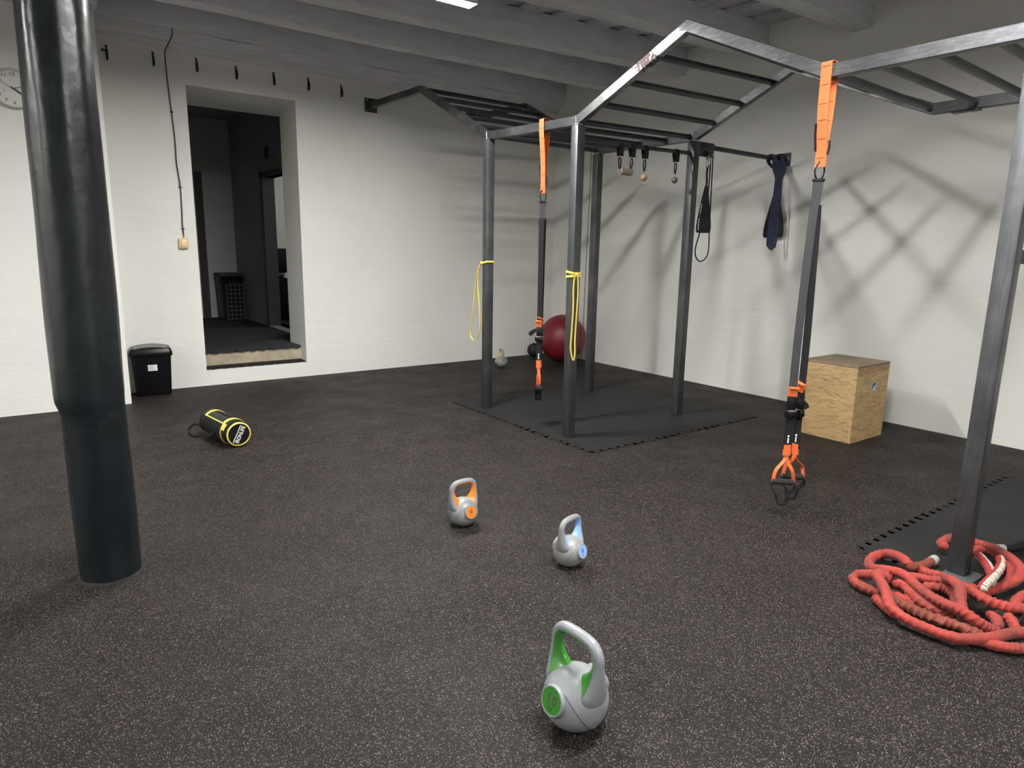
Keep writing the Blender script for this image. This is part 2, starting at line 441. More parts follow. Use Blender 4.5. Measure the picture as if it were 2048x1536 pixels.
# wall plate beam and stepped moulding along the left wall
bm = newbm()
box(bm, ((.70 + XR) / 2, 7.39, 3.555), (XR - .70, .18, .23), bev=.01)
struct('trim_10', bm, CEIL)
bm = newbm(); rows = []
pr = [(7.36, 3.445), (7.36, 3.40), (7.40, 3.385), (7.42, 3.345), (7.445, 3.335), (7.45, 3.30), (7.48, 3.285), (7.48, 3.445)]
for i in range(25):
    x = .70 + (XR - .70) * i / 24; dz = .012 * math.sin(i * .9) + (.02 if x > 5.5 else 0)
    rows.append([V((x, y, z + dz)) for y, z in pr])
rings(bm, rows); struct('trim_11', bm, CEIL)
bm = newbm(); box(bm, ((X0 + .70) / 2, 7.0, 3.45), (.70 - X0 + .06, .2, .1), bev=.01); box(bm, ((X0 + .70) / 2, 6.93, 3.33), (.70 - X0, .06, .05), bev=.01)
box(bm, ((X0 + .70) / 2, 7.16, 3.57), (.70 - X0 + .02, .4, .2)); struct('trim_12', bm, CEIL)

# doorway step and hallway behind
bm = newbm(); blk(bm, 1.47, 2.54, 7.655, D1 + .02, .0, .314); struct('trim_13', bm, CONC)
def wavy_strip(y0, y1, z, th, x0, x1, seed):
    bm = newbm(); rows = []
    for i in range(61):
        x = x0 + (x1 - x0) * i / 60
        e = y0 + .008 * math.sin(i * 1.1 + seed) + .006 * math.sin(i * 2.7 + seed)
        dz = .006 * math.sin(i * .9 + seed)
        rows.append([V((x, e, z + dz)), V((x, y1, z)), V((x, y1, z + th)), V((x, e, z + th + dz))])
    rings(bm, rows); return bm
tag(obj('floor_mat', wavy_strip(7.50, 7.65, .166, .018, 1.48, 2.53, 1), MATRUB), 'dark rubber strip lying on the lower ledge of the doorway', 'mat')
tag(obj('floor_mat', wavy_strip(7.63, 8.3, .317, .018, 1.48, 2.53, 4), CARPET), 'dark mat with wavy front edge on the upper step of the doorway', 'mat')
HX, HY = 2.93, 11.92
bm = newbm(); blk(bm, 0.2, HX + .3, D1, HY + .2, .1, .286); blk(bm, HX, 6.1, 8.4, HY + 1, .1, .286); struct('hall_floor', bm, CARPET)
bm = newbm(); blk(bm, .2, HX + .2, HY, HY + .2, .28, 3.5); struct('wall_hall_back', bm, HALLW)
bm = newbm(); blk(bm, .1, .3, D1, HY + .2, .28, 3.5); struct('wall_hall_left', bm, HALLW)
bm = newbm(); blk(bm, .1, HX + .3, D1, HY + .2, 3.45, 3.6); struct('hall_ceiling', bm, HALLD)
DY0, DY1, DZ = 9.15, 10.15, 2.43
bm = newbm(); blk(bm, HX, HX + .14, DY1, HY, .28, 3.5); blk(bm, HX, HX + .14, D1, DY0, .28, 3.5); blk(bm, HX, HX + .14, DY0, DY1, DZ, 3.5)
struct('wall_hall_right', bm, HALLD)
bm = newbm()
blk(bm, HX - .02, HX + .15, DY1 - .02, DY1 + .10, .286, DZ + .07); blk(bm, HX - .02, HX + .15, DY0 - .10, DY0 + .02, .286, DZ + .07); blk(bm, HX - .02, HX + .15, DY0 - .1, DY1 + .1, DZ, DZ + .07)
o = obj('door_1', bm, DARKWOOD, None, False); o['kind'] = 'structure'
bm = newbm(); blk(bm, HX - .03, HX + .12, DY0, DY1, .286, .298); struct('trim_14', bm, noisy('worn_threshold', (.33, .33, .33), (.25, .25, .25), 12, .5, 0))
bm = newbm(); blk(bm, 2.36, 2.47, HY - .04, HY + .02, .286, 2.62); struct('trim_15', bm, BROWN)
bm = newbm(); box(bm, (HX - .012, 9.9, 2.74), (.02, .10, .15), bev=.004)
tag(obj('wall_sign', bm, BLACKP), 'small dark plate on the hallway wall above the lit doorway', 'sign')
bm = newbm(); cyl(bm, (HX - .005, DY1 + .16, 1.36), (HX - .03, DY1 + .16, 1.36), .022); box(bm, (HX - .045, DY1 + .14, 1.36), (.02, .10, .02), bev=.005)
# lit side room behind the hall
bm = newbm(); blk(bm, HX + .14, 6.1, HY - .4, HY - .2, .28, 3.3); struct('wall_room_back', bm, WALL)
bm2 = bm = newbm(); blk(bm, 5.9, 6.1, 8.4, HY, .28, 3.3); blk(bm, HX + .14, 6.1, 8.3, 8.5, .28, 3.3); struct('wall_room_right', bm, WALL)
bm = newbm(); blk(bm, HX + .14, 6.1, 8.4, HY, 3.2, 3.3); struct('room_ceiling', bm, WALL)
cb = thing('low_cabinet', 'dark low cabinet against the wall of the lit room beyond the hall', 'cabinet', (3.9, 11.2, .286))
bm = newbm(); box(bm, (0, 0, .36), (1.4, .5, .72), bev=.01); obj('body', bm, BLACKP, cb)
bm = newbm(); box(bm, (0, -.01, .735), (1.44, .54, .03), bev=.008); obj('top', bm, DARKWOOD, cb)
bm = newbm(); box(bm, (-.0, .24, .95), (1.4, .02, .40), bev=.005); obj('back_panel', bm, BLACKP, cb)
bm = newbm(); tube(bm, [(3.36, 10.72, .98 + .11 * 0)] + [(3.36 + .11 * math.sin(a), 10.72, .98 + .06 * math.cos(a)) for a in (.2, .6, 1.0, 1.4, 1.6)], .035, 14)
hr = thing('grab_rail', 'white rounded rail end seen inside the lit doorway', 'rail', (3.36, 10.72, .286))
obj('rail', bm, WHITEP, hr, world=True); bm = newbm(); cyl(bm, (3.36, 10.72, .286), (3.36, 10.72, 1.0), .02); obj('post', bm, BLACKP, hr, world=True)

# crate with a black bag and a white wire grid in the hall corner
ct = thing('waste_crate', 'black bag-lined crate with white wire grid front in the hallway corner', 'crate', (2.72, 11.62, .286))
bm = newbm(); rows = []
for z, hw, hd in ((0, .15, .19), (.3, .155, .19), (.62, .17, .21), (.70, .19, .23)):
    rows.append([V((sx * hw, sy * hd, z + (.06 if sx < 0 and z > .5 else 0) * 0 + (.05 * (sy > 0) if z > .6 else 0))) for sx, sy in ((-1, -1), (1, -1), (1, 1), (-1, 1))])
rings(bm, rows); bmesh.ops.bevel(bm, geom=bm.edges[:], offset=.02, segments=2, affect='EDGES'); obj('bag', bm, BLACKV, ct)
bm = newbm()
for i in range(5): cyl(bm, (-.10 + i * .065, -.235, .01), (-.10 + i * .065, -.235, .60 if i else .56), .003, 6)
for i in range(9): cyl(bm, (-.10, -.235, .012 + i * .068), (.16, -.235, .012 + i * .068), .003, 6)
obj('wire_grid', bm, mat('grey_wire', (.32, .32, .32), .5), ct)

# cable with switch box
sw = thing('light_switch', 'beige square switch box beside the doorway under the hanging cable', 'switch', (1.338, 7.48, 1.425))
bm = newbm(); box(bm, (0, -.018, .05), (.088, .036, .10), bev=.006); obj('housing', bm, BEIGE, sw)
bm = newbm(); box(bm, (.004, -.04, .05), (.06, .012, .075), bev=.004); obj('rocker', bm, mat('beige_rocker', (.7, .54, .32), .4), sw)
bm = newbm(); cyl(bm, (.01, -.018, .1), (.01, -.018, .125), .008, 8); obj('cable_gland', bm, BEIGE, sw)
cp = [(1.345, 7.33, 3.52), (1.36, 7.335, 3.42), (1.35, 7.34, 3.36), (1.31, 7.44, 3.27), (1.305, 7.462, 3.2), (1.31, 7.466, 3.0), (1.325, 7.466, 2.70), (1.335, 7.464, 2.45), (1.333, 7.463, 2.25), (1.35, 7.464, 2.02), (1.348, 7.465, 1.80), (1.343, 7.463, 1.66), (1.348, 7.462, 1.53)]
bm = newbm(); tube(bm, spline(cp, 6), .0055, 8)
cbl = thing('power_cable', 'thin dark cable running down the wall to the switch box', 'cable', (1.348, 7.462, 1.53))
obj('wire', bm, WIREM, cbl, world=True)
for z, xx in ((2.72, 1.325), (2.02, 1.349), (1.62, 1.345)):
    bm = newbm(); box(bm, (xx, 7.468, z), (.028, .02, .012), bev=.003); obj('clip', bm, HOOKM, cbl, world=True)
bm = newbm(); tube(bm, spline([(6.15, 6.745, 2.76), (6.152, 6.75, 2.4), (6.152, 6.765, 1.63), (6.152, 6.775, 1.0), (6.15, 6.781, .44), (6.152, 6.79, .02)], 6), .0032, 6)
tag(obj('wall_cable', bm, WIREM), 'thin dark cable down the right wall near the corner', 'cable')
bm = newbm(); tube(bm, spline([(.74, 7.44, 3.42), (.71, 7.2, 3.44), (.66, 6.94, 3.42), (.64, 6.945, 3.32), (.62, 6.945, 3.1)], 6), .011, 8)
tag(obj('ceiling_cable', bm, WIREM), 'dark cable bending over the top of the pier by the column', 'cable')

# hooks
hk = []
names = ['bent double iron hook, leftmost of the wall hooks beside the pier', 'dark iron hook just left of the hanging cable', 'dark iron hook just right of the hanging cable', 'dark iron hook above the middle of the doorway, left one', 'dark iron hook above the right part of the doorway', 'dark iron hook just right of the doorway corner', 'rightmost dark iron hook beside the rig wall plate']
for i, (x, z) in enumerate(((.824, 3.169), (1.203, 3.178), (1.583, 3.187), (1.95, 3.177), (2.323, 3.173), (2.688, 3.178), (3.057, 3.161))):
    bm = newbm()
    box(bm, (0, -.004, 0), (.016, .008, .13), bev=.002)
    tube(bm, spline([(0, -.006, .03), (0, -.03, .02), (0, -.05, -.02), (0, -.045, -.055), (0, -.02, -.06)], 5), .007, 8)
    if i == 0: tube(bm, spline([(-.005, -.006, .01), (-.03, -.02, .02), (-.04, -.03, .0)], 5), .006, 8)
    o = obj('wall_hook', bm, HOOKM); o.location = (x, 7.48, z); tag(o, names[i], 'hook', 'iron hooks in a row above the doorway')

# clock on the pier
ck = thing('wall_clock', 'round white wall clock half hidden behind the dark column', 'clock', (.09, 6.96, 2.66))
AX = axis_to((0, -1, 0))
def lat(prof, m, name, par, seg=48): bm = newbm(); lathe(bm, prof, (0, 0, 0), seg, AX); return obj(name, bm, m, par)
lat([(.134, 0), (.150, 0), (.152, .03), (.145, .04), (.136, .04), (.134, .026)], CLOCKR, 'rim', ck)
fc = lat([(0, .004), (.136, .004), (.136, .026), (0, .026)], CLOCKF, 'face', ck)
for h in range(1, 13):
    a = math.radians(90 - 30 * h); M = Matrix.Translation((.108 * math.cos(a), -.028, .108 * math.sin(a))) @ Matrix.Rotation(PI / 2, 4, 'X')
    text_obj('numeral', str(h), .036, M, GREYNUM, fc, .0008, .0006)
def hand(name, ang, l0, l1, w, y, m):
    a = math.radians(ang); d = V((math.cos(a), 0, math.sin(a))); bm = newbm()
    bar(bm, d * l0 + V((0, y, 0)), d * l1 + V((0, y, 0)), .003, w, up=(-d.z, 0, d.x)); return obj(name, bm, m, ck)
hand('minute_hand', -36, -.02, .095, .009, -.034, BLACKP); hand('hour_hand', 20, -.01, .065, .006, -.031, GREYNUM); hand('second_hand', 148, -.02, .10, .002, -.037, GREYNUM)
sd = lat([(0, .026), (.03, .026), (.03, .0275), (0, .0275)], CLOCKF, 'subdial', ck); sd.location = (-.062, 0, -.018)
bm = newbm(); bar(bm, (-.002, -.029, .016), (.006, -.029, -.018), .002, .003, up=(1, 0, 0)); obj('subdial_hand', bm, GREYNUM, sd)

# ------------------------------------------------------------------ column
pc = thing('column', 'glossy dark blue-grey round steel column from floor to ceiling', 'column', (.188, 3.29, 0))
bm = newbm(); rows = []; seg = 64
prof = [(0, 0, .118), (.02, 0, .121), (.4, 0, .122), (.738, .0, .122), (.760, -.003, .123), (.800, -.009, .129), (.83, -.009, .131), (1.1, -.006, .1315), (1.4, -.003, .131), (1.8, .002, .127), (2.2, .006, .123), (2.6, .012, .119), (3.0, .016, .115), (3.4, .018, .113), (3.7, .018, .113)]
def pint(z):
    for a, b in zip(prof, prof[1:]):
        if a[0] <= z <= b[0]:
            t = (z - a[0]) / (b[0] - a[0]); return a[1] + (b[1] - a[1]) * t, a[2] + (b[2] - a[2]) * t
zs = sorted(set([p[0] for p in prof] + [i * .05 for i in range(74)]))
for z in zs:
    cx, r = pint(z); row = []
    for j in range(seg):
        a = 2 * PI * j / seg
        lump = .004 * noise.noise(V((math.cos(a) * 2.2, math.sin(a) * 2.2, z * 2.2))) * (1 + max(0, z - 1.6)) 
        row.append(V((cx + (r + lump) * math.cos(a), (r + lump) * math.sin(a), z)))
    rows.append(row)
rings(bm, rows); obj('shaft', bm, COLUMN, pc)
bm = newbm(); rows = []
for i in range(48):
    a = 2 * PI * i / 48; e = .135 + .012 * noise.noise(V((math.cos(a) * 3, math.sin(a) * 3, 4.))); d = V((math.cos(a), math.sin(a), 0))
    rows.append([d * .112 + V((0, 0, .0005)), d * e + V((0, 0, .0005)), d * (e - .003) + V((0, 0, .005)), d * .112 + V((0, 0, .014))])
rings(bm, rows, closed=True); obj('base_collar', bm, SLIT, pc)

# ------------------------------------------------------------------ floor mats under the rig
def puzzle_mat(x0, y0, x1, y1, edges, label, group):
    """edges: sides with teeth (l, r, b, t); one tile"""
    P = []
    def side(ax, ay, bx, by, teeth):
        L = math.hypot(bx - ax, by - ay); dx, dy = (bx - ax) / L, (by - ay) / L; nx, ny = dy, -dx
        P.append((ax, ay))
        if teeth:
            n = 12; st = L / n
            for i in range(n):
                s = i * st
                for t, o in ((.20, 0), (.12, .028), (.38, .040), (.62, .040), (.88, .028), (.80, 0)):
                    if i % 1 == 0: P.append((ax + dx * (s + t * st) + nx * o, ay + dy * (s + t * st) + ny * o))
    side(x0, y0, x1, y0, 'b' in edges); side(x1, y0, x1, y1, 'r' in edges); side(x1, y1, x0, y1, 't' in edges); side(x0, y1, x0, y0, 'l' in edges)
    bm = newbm(); lo = [bm.verts.new((x, y, 0)) for x, y in P]; hi = [bm.verts.new((x, y, .004)) for x, y in P]
    bm.faces.new(hi)
    for i in range(len(P)): bm.faces.new((lo[i], lo[(i + 1) % len(P)], hi[(i + 1) % len(P)], hi[i]))
    bmesh.ops.triangulate(bm, faces=[f for f in bm.faces if len(f.verts) > 4])
    return tag(obj('rubber_mat', bm, MATRUB, None, False), label, 'mat', group)
g = .0015; mx, my = 4.32, 4.48
puzzle_mat(3.28, 3.47, mx - g, my - g, 'lb', 'black puzzle mat under the front rig post, nearest the kettlebells', 'puzzle mats under the near rig bay')
puzzle_mat(mx + g, 3.47, 5.33, my - g, 'br', 'black puzzle mat under the rig post beside the right wall', 'puzzle mats under the near rig bay')
puzzle_mat(3.28, my + g, mx - g, 5.46, 'lt', 'black puzzle mat under the leftmost rig post', 'puzzle mats under the near rig bay')
puzzle_mat(mx + g, my + g, 5.33, 5.46, 'tr', 'black puzzle mat under the rear rig post nearest the red ball', 'puzzle mats under the near rig bay')
puzzle_mat(3.30, .50, 4.30 - g, 1.48, 'lt', 'black puzzle mat under the red rope and right-hand post', 'puzzle mats under the right rig bay')
puzzle_mat(4.30 + g, .50, 5.32, 1.48, 'tr', 'black puzzle mat at right frame edge beyond the rope', 'puzzle mats under the right rig bay')
# thin slits cut in the mats beside the posts
mats = [o for o in COL.objects if o.name.startswith('rubber_mat')]
for k, (a, b_) in ((0, ((3.285, 3.945), (3.362, 3.942))), (1, ((4.60, 3.986), (4.708, 3.980))), (3, ((4.835, 5.07), (4.885, 5.055)))):
    bm = newbm(); bar(bm, (*a, .0042), (*b_, .0042), .006, .001); obj('cut_slit', bm, SLIT, mats[k], False)
# ------------------------------------------------------------------ rig
FX, RX = 3.405, 4.76
A, B, Cc, D, E_, F_ = (FX, 5.055), (FX, 3.885), (RX, 5.12), (RX, 3.93), (FX, 1.09), (RX, 1.13)
rig = thing('monkey_bar_rig', 'dark steel monkey bar rig with zigzag rails on square posts', 'rig', (FX, 3.885, .004))
FR = [(7.47, 3.055), (6.26, 3.02), (A[1], 2.432), (B[1], 2.395), (2.905, 2.800), (1.985, 2.368), (1.03, 2.362)]
RR = [(7.47, 3.075), (6.34, 3.05), (Cc[1], 2.447), (D[1], 2.432), (3.05, 2.815), (2.05, 2.375), (1.06, 2.37)]
def zz(y, R):
    for a, b in zip(R, R[1:]):
        if b[0] <= y <= a[0]:
            t = (y - a[0]) / (b[0] - a[0]); return a[1] + (b[1] - a[1]) * t
    return R[-1][1]
def rail(x, R, w, h, m):
    bm = newbm(); rows = []
    pts = [V((x, y, z)) for y, z in R]
    for i, p in enumerate(pts):
        a = (p - pts[i - 1]).normalized() if i else None
        b = (pts[i + 1] - p).normalized() if i + 1 < len(pts) else None
        t = ((a or b) + (b or a)).normalized()
        n = V((0, -t.z, t.y)) if True else None
        c = (a or b).dot(t); k = h / 2 / max(c, .5)
        if n.z < 0: n = -n
        X = V((w / 2, 0, 0))
        rows.append([p - X - n * k, p + X - n * k, p + X + n * k, p - X + n * k])
    rings(bm, rows)
    bmesh.ops.bevel(bm, geom=bm.edges[:], offset=.003, segments=1, affect='EDGES')
    return obj('side_rail', bm, m, rig, world=True, angle=25)
rail(FX, FR, .05, .066, RAILM); rail(RX, RR, .05, .066, RAILM)
PW = .074
for (x, y), R, z0 in ((A, FR, .004), (B, FR, .004), (Cc, RR, .004), (D, RR, .004), (E_, FR, .012), (F_, RR, .004)):
    bm = newbm(); zt = zz(y, R) - .033
    box(bm, (x, y, (z0 + zt) / 2), (PW, PW, zt - z0), bev=.005, seg=2); po = obj('post', bm, STEEL, rig, world=True)
    bm = newbm(); tube(bm, [(x - .038, y + .0, zt + .004), (x - .038, y - .037, zt + .004), (x, y - .038, zt + .004)], .004, 6)
    obj('weld', bm, WELD, po, world=True)
for x, R, yj in ((FX, FR, A[1]), (FX, FR, B[1]), (RX, RR, Cc[1]), (RX, RR, D[1]), (FX, FR, 1.985)):
    pass
bm = newbm(); box(bm, (FX - .01, E_[1] - .02, .008), (.16, .13, .008), bev=.002); obj('foot_plate', bm, noisy('grey_plate', (.09, .10, .10), (.07, .08, .08), 8, .5, .05, metal=.4), rig, world=True)
ys = [6.26, 6.02, 5.78, 5.54, 5.30, 5.07, 4.77, 4.48, 4.18, 3.90, 3.68, 3.43, 3.17, 2.93, 2.68, 2.43, 2.20, 2.0, 1.75, 1.50, 1.26]
for y in ys:
    yr = y + .05 if 2.2 < y < 7 else y + .06
    bm = newbm(); cyl(bm, (FX + .024, y, zz(y, FR)), (RX - .024, yr, zz(yr, RR)), .0215, 16); obj('rung', bm, BARM, rig, world=True)
for x, R in ((FX, FR), (RX, RR)):
    bm = newbm(); box(bm, (x, 7.472, zz(7.47, R)), (.15, .012, .15), bev=.003); p = obj('wall_plate', bm, PLATEM, rig, world=True)
    for sx, sz in ((-1, -1), (1, -1), (-1, 1), (1, 1)):
        bm = newbm(); cyl(bm, (x + sx * .055, 7.468, zz(7.47, R) + sz * .055), (x + sx * .055, 7.455, zz(7.47, R) + sz * .055), .009, 6); obj('bolt', bm, CHROME, p, world=True)
bm = newbm(); box(bm, (RX, 1.86, 2.335), (.06, .15, .008), bev=.002); p = obj('bracket_plate', bm, PLATEM, rig, world=True)
for y in (1.81, 1.91):
    bm = newbm(); cyl(bm, (RX - .018, y, 2.331), (RX - .018, y, 2.32), .009, 6); obj('bolt', bm, CHROME, p, world=True)
bm = newbm(); bar(bm, (FX, E_[1], 1.463), (RX, F_[1], 1.463), .05, .06, bev=.004); obj('cross_bar', bm, PLATEM, rig, world=True)
bm = newbm(); cyl(bm, (FX + .037, 3.90, 2.265), (RX - .037, 3.935, 2.300), .016, 14); obj('grip_bar', bm, BARM, rig, world=True)
bm = newbm(); bar(bm, (RX + .03, 3.95, 2.375), (XR - .015, 3.965, 2.372), .036, .036, bev=.003); obj('wall_bar', bm, PLATEM, rig, world=True)
bm = newbm(); box(bm, (XR - .009, 3.965, 2.375), (.016, .15, .12), bev=.003); p = obj('wall_plate', bm, PLATEM, rig, world=True)
for sy, sz in ((-1, 1), (1, 1), (-1, -1), (1, -1)):
    bm = newbm(); cyl(bm, (XR - .016, 3.965 + sy * .055, 2.375 + sz * .042), (XR - .028, 3.965 + sy * .055, 2.375 + sz * .042), .009, 6); obj('bolt', bm, CHROME, p, world=True)
bm = newbm(); box(bm, (4.905, 3.925, 2.345), (.24, .01, .12), bev=.003); p = obj('mounting_plate', bm, PLATEM, rig, world=True)
bm = newbm(); cyl(bm, (5.0, 3.921, 2.31), (5.0, 3.912, 2.31), .008, 6); obj('bolt', bm, CHROME, p, world=True)
for x, y, R, tx in ((FX, B[1], FR, 0), (FX, 1.985, FR, 0), (FX, A[1], FR, 0), (RX, D[1], RR, 0)):
    z = zz(y, R); bm = newbm(); tube(bm, [(x - .026, y - .003, z - .034), (x - .0265, y, z), (x - .026, y + .003, z + .036)], .0035, 6); obj('weld_seam', bm, WELD, rig, world=True)

# ------------------------------------------------------------------ suspension trainers
CR = V((.807, -.59, 0)); CF = V((.59, .807, 0))      # horizontal strap spread and depth directions
def suspension_trainer(y0, ztop, dz, hdir, label, bulge, spread, hoff, wdirs, tail):
    t = thing('suspension_trainer', label, 'suspension trainer', (FX, y0, .03 + dz), 0, 'orange and black suspension trainers')
    W = V((0, 1, 0)); zb = 1.905
    # anchor strap over the rail, two bands meeting at the carabiner; stitched cross lines
    bm = newbm()
    half = [(.003, zb), (.006, zb + .10), (bulge, zb + .27), (max(bulge, .030), ztop - .10), (.0315, ztop - .03), (.0315, ztop + .003), (.020, ztop + .010)]
    pL = [V((FX - a, y0, z)) for a, z in half] + [V((FX + a, y0, z)) for a, z in half[::-1]]
    P = spline(pL, 8); ribbon(bm, P, W, .056, .004)
    n0 = len(bm.faces); acc = 0.; step = .088; L = .04
    for a, b in zip(P, P[1:]):
        acc += (b - a).length
        if acc > L:
            L += step; d = (b - a).normalized(); N = d.cross(W).normalized()
            M = Matrix((W, d, N)).transposed()
            box(bm, b, (.040, .0034, .0062), rot=M)
    bm.faces.ensure_lookup_table()
    for f in bm.faces[n0:]: f.material_index = 1
    an = obj('anchor_strap', bm, [ORANGEW, STITCH], t, world=True)
    bm = newbm(); tube(bm, [(FX + .020 * math.cos(a), y0 - .014 * math.cos(a), zb - .018 + .046 * math.sin(a)) for a in [2 * PI * i / 20 for i in range(20)]], .0045, 8, closed=True)
    obj('carabiner', bm, BLACKP, t, world=True)
    for q in ([(FX - bulge * .8 - .003, y0 + .031, zb + .215), (FX - bulge * .5 - .004, y0 + .034, zb + .16), (FX - .006, y0 + .030, zb + .08)], [(FX + .010, y0 - .030, zb + .13), (FX + .009, y0 - .034, zb + .10), (FX + .005, y0 - .029, zb + .06)]):
        bm = newbm(); tube(bm, q, .006, 8); obj('spare_hook', bm, BLACKP, t, world=True)
    z1 = zb - .065; z2 = 1.70
    bm = newbm(); bar(bm, V((FX, y0, z1)) - CR * .031, V((FX, y0, z1)) + CR * .031, .016, .016, bev=.004); obj('ring_bar', bm, BLACKP, t, world=True)
    bm = newbm(); ribbon(bm, spline([(FX, y0, z1), (FX, y0 + .002, (z1 + z2) / 2), (FX, y0 + .004, z2)], 8), CR, .052, .012, wf=lambda u: 1 - .22 * u); obj('loop_strap', bm, GREYW, t, world=True)
    hd = V(hdir).normalized(); hn = V((0, 0, 1)).cross(hd)
    if hn.dot(CF) < 0: hn = -hn
    for k, s in enumerate((-1, 1)):
        q = V((FX, y0, 0)) + CR * (s * spread) + CF * (.012 * s)
        top = V((FX, y0, z2 + .015)) + CR * (.010 * s) + CF * (.004 * s)
        wd = V(wdirs[k]).normalized()
        pth = spline([top, top.lerp(V((q.x, q.y, z2)), .35) + V((0, 0, -.14)), V((q.x, q.y, 1.05)) * 1., V((q.x, q.y, .60 + dz))], 8)
        bm = newbm(); ribbon(bm, pth, wd, .044, .004); obj('main_strap', bm, GREYW if s < 0 and dz < .1 else BLACKW, t, world=True)
        fn = wd.cross(V((0, 0, 1))); fn = -fn if fn.dot(CF) > 0 else fn
        zt = .715 + dz + (.022 if s > 0 else 0)
        tl = V((0, 0, 1)) * (1 if s < 0 else 1) + wd * (.05 if s < 0 else .35)
        rot = axis_to(tl, fn)
        c = V((q.x, q.y, zt)) + fn * .006
        bm = newbm(); box(bm, c, (.048, .018, .05), rot=rot, bev=.003); box(bm, c + V((0, 0, .024)) + fn * .012 + wd * (.004 if s > 0 else 0), (.052, .026, .011), rot=rot, bev=.003); obj('pull_tab', bm, ORANGEW, t, world=True)
        upr = axis_to((0, 0, 1), fn)
        bm = newbm(); box(bm, V((q.x, q.y, .650 + dz)), (.048, .014, .10), rot=upr, bev=.004); obj('strap_keeper', bm, BLACKP, t, world=True)
        bm = newbm(); box(bm, V((q.x, q.y, .592 + dz)) + fn * .006, (.066, .030, .042), rot=upr, bev=.007); bk = obj('cam_buckle', bm, BLACKP, t, world=True)
        bm = newbm(); box(bm, V((q.x, q.y, .610 + dz)) + fn * .022, (.046, .004, .010), rot=upr, bev=.001); obj('buckle_bar', bm, CHROME, bk, world=True)
        bm = newbm(); ribbon(bm, [(q.x, q.y, .58 + dz), (q.x, q.y, .50 + dz), (q.x, q.y, .385 + dz)], wd, .044, .007); ls = obj('lower_strap', bm, BLACKW, t, world=True)
        c = V((q.x, q.y, .445 + dz)) + fn * .0045
        bm = newbm(); bar(bm, c - V((0, 0, .022)), c + V((0, 0, .006)), .007, .002, up=fn)
        bmesh.ops.create_icosphere(bm, subdivisions=2, radius=.006, matrix=Matrix.Translation(c + V((0, 0, .017)))); bar(bm, c + V((0, 0, .004)), c + V((0, 0, .018)), .003, .002, up=fn)
        obj('logo_mark', bm, WHITEINK, ls, world=True, label='white logo mark')
        # handle: orange inverted V, foam grip, black foot cradle
        hc = V((q.x, q.y, .206 + dz)) + hn * (hoff * s) + CR * (.012 * s if hoff > .02 else 0)
        e1 = hc - hd * .053; e2 = hc + hd * .053
        topv = V((q.x, q.y, .40 + dz)); tw = (hd * .62 - hn * .78).normalized()
        for e in (e1, e2):
            bm = newbm(); pp = spline([topv, topv + V((0, 0, -.075)) + (e - hc) * .10, e + V((0, 0, .07)) + (hc - e) * .22, e + V((0, 0, .016)), e + V((0, 0, -.018))], 8)
            wl = [wd.lerp(tw if tw.dot(wd) > 0 else -tw, min(1, i / (len(pp) * .35))) for i in range(len(pp))]
            ribbon(bm, pp, wl, .021, .004)
            obj('handle_strap', bm, ORANGEW, t, world=True)
        bm = newbm(); ribbon(bm, [topv + V((0, 0, .012)), topv + V((0, 0, -.05))], wd, .040, .011); obj('strap_sleeve', bm, ORANGEW, t, world=True)
        bm = newbm(); tube(bm, [e1 - hd * .006, e1, e1 + hd * .01, e2 - hd * .01, e2, e2 + hd * .006], lambda u: .0165 if .1 < u < .9 else .012, 20); obj('grip', bm, FOAM, t, world=True)
        lowp = hc + V((0, 0, -.125))
        bm = newbm(); ribbon(bm, spline([e1 + V((0, 0, .004)), e1 - hd * .012 + V((0, 0, -.03)), e1 + hd * .02 + V((0, 0, -.075)), lowp - hd * .02, lowp + hd * .02, e2 - hd * .02 + V((0, 0, -.075)), e2 + hd * .012 + V((0, 0, -.03)), e2 + V((0, 0, .004))], 8), hn, .042, .006)
        obj('foot_cradle', bm, BLACKW, t, world=True)
    td = V(tail); q = V((FX, y0, .655 + dz))
    bm = newbm(); ribbon(bm, spline([q + V((0, 0, .012)), q + td * .4 + V((0, 0, .006)), q + td * .75 + V((0, 0, -.012)), q + td + V((0, 0, -.035))], 6), V((0, 0, 1)) + td.normalized() * .5, .034, .014, wf=lambda u: .6 + .6 * u if u < .8 else 1.08 - 1.6 * (u - .8)); obj('strap_tail', bm, BLACKW, t, world=True)
    return t
suspension_trainer(4.28, 2.452, .155, (.62, .78, 0), 'orange and black suspension trainer hanging between the two posts with yellow bands', .012, .004, .011, ((.5, -.86, 0), (.7, -.7, 0)), -CR * .085)
suspension_trainer(1.98, 2.402, 0., (.70, -.72, 0), 'orange and black suspension trainer hanging in front of the wooden box', .027, .029, .036, ((.807, -.59, 0), (-.1, -1, 0)), CR * .062)

# ------------------------------------------------------------------ yellow bands
def yband(path, wrap, label, x, y, z):
    t = thing('resistance_band', label, 'resistance band', (x, y, z), 0, 'yellow resistance bands tied to posts')
    bm = newbm(); ribbon(bm, path[0], path[1], .0115, .004, closed=True); obj('hanging_loop', bm, YELLOWB, t, world=True)
    bm = newbm()
    for w in wrap: ribbon(bm, w, V((0, 0, 1)), .016, .004, closed=True)
    obj('post_wrap', bm, YELLOWB, t, world=True)
    bm = newbm(); sphere(bm, (x, y, z), .013, 12, 8, (1, 1, 1.2)); obj('knot', bm, YELLOWB, t, world=True)
def sq(cx, cy, z, tilt=0., r=.041):
    P = []
    for a, b in ((-1, -1), (1, -1), (1, 1), (-1, 1)): P.append(V((cx + a * r, cy + b * r, z + tilt * b)))
    out = []
    for i in range(4):
        p, q_ = P[i], P[(i + 1) % 4]
        for k in range(6): out.append(p.lerp(q_, .04 + .92 * k / 5))
    return out
ax, ay = A[0] - .043, A[1] + .04
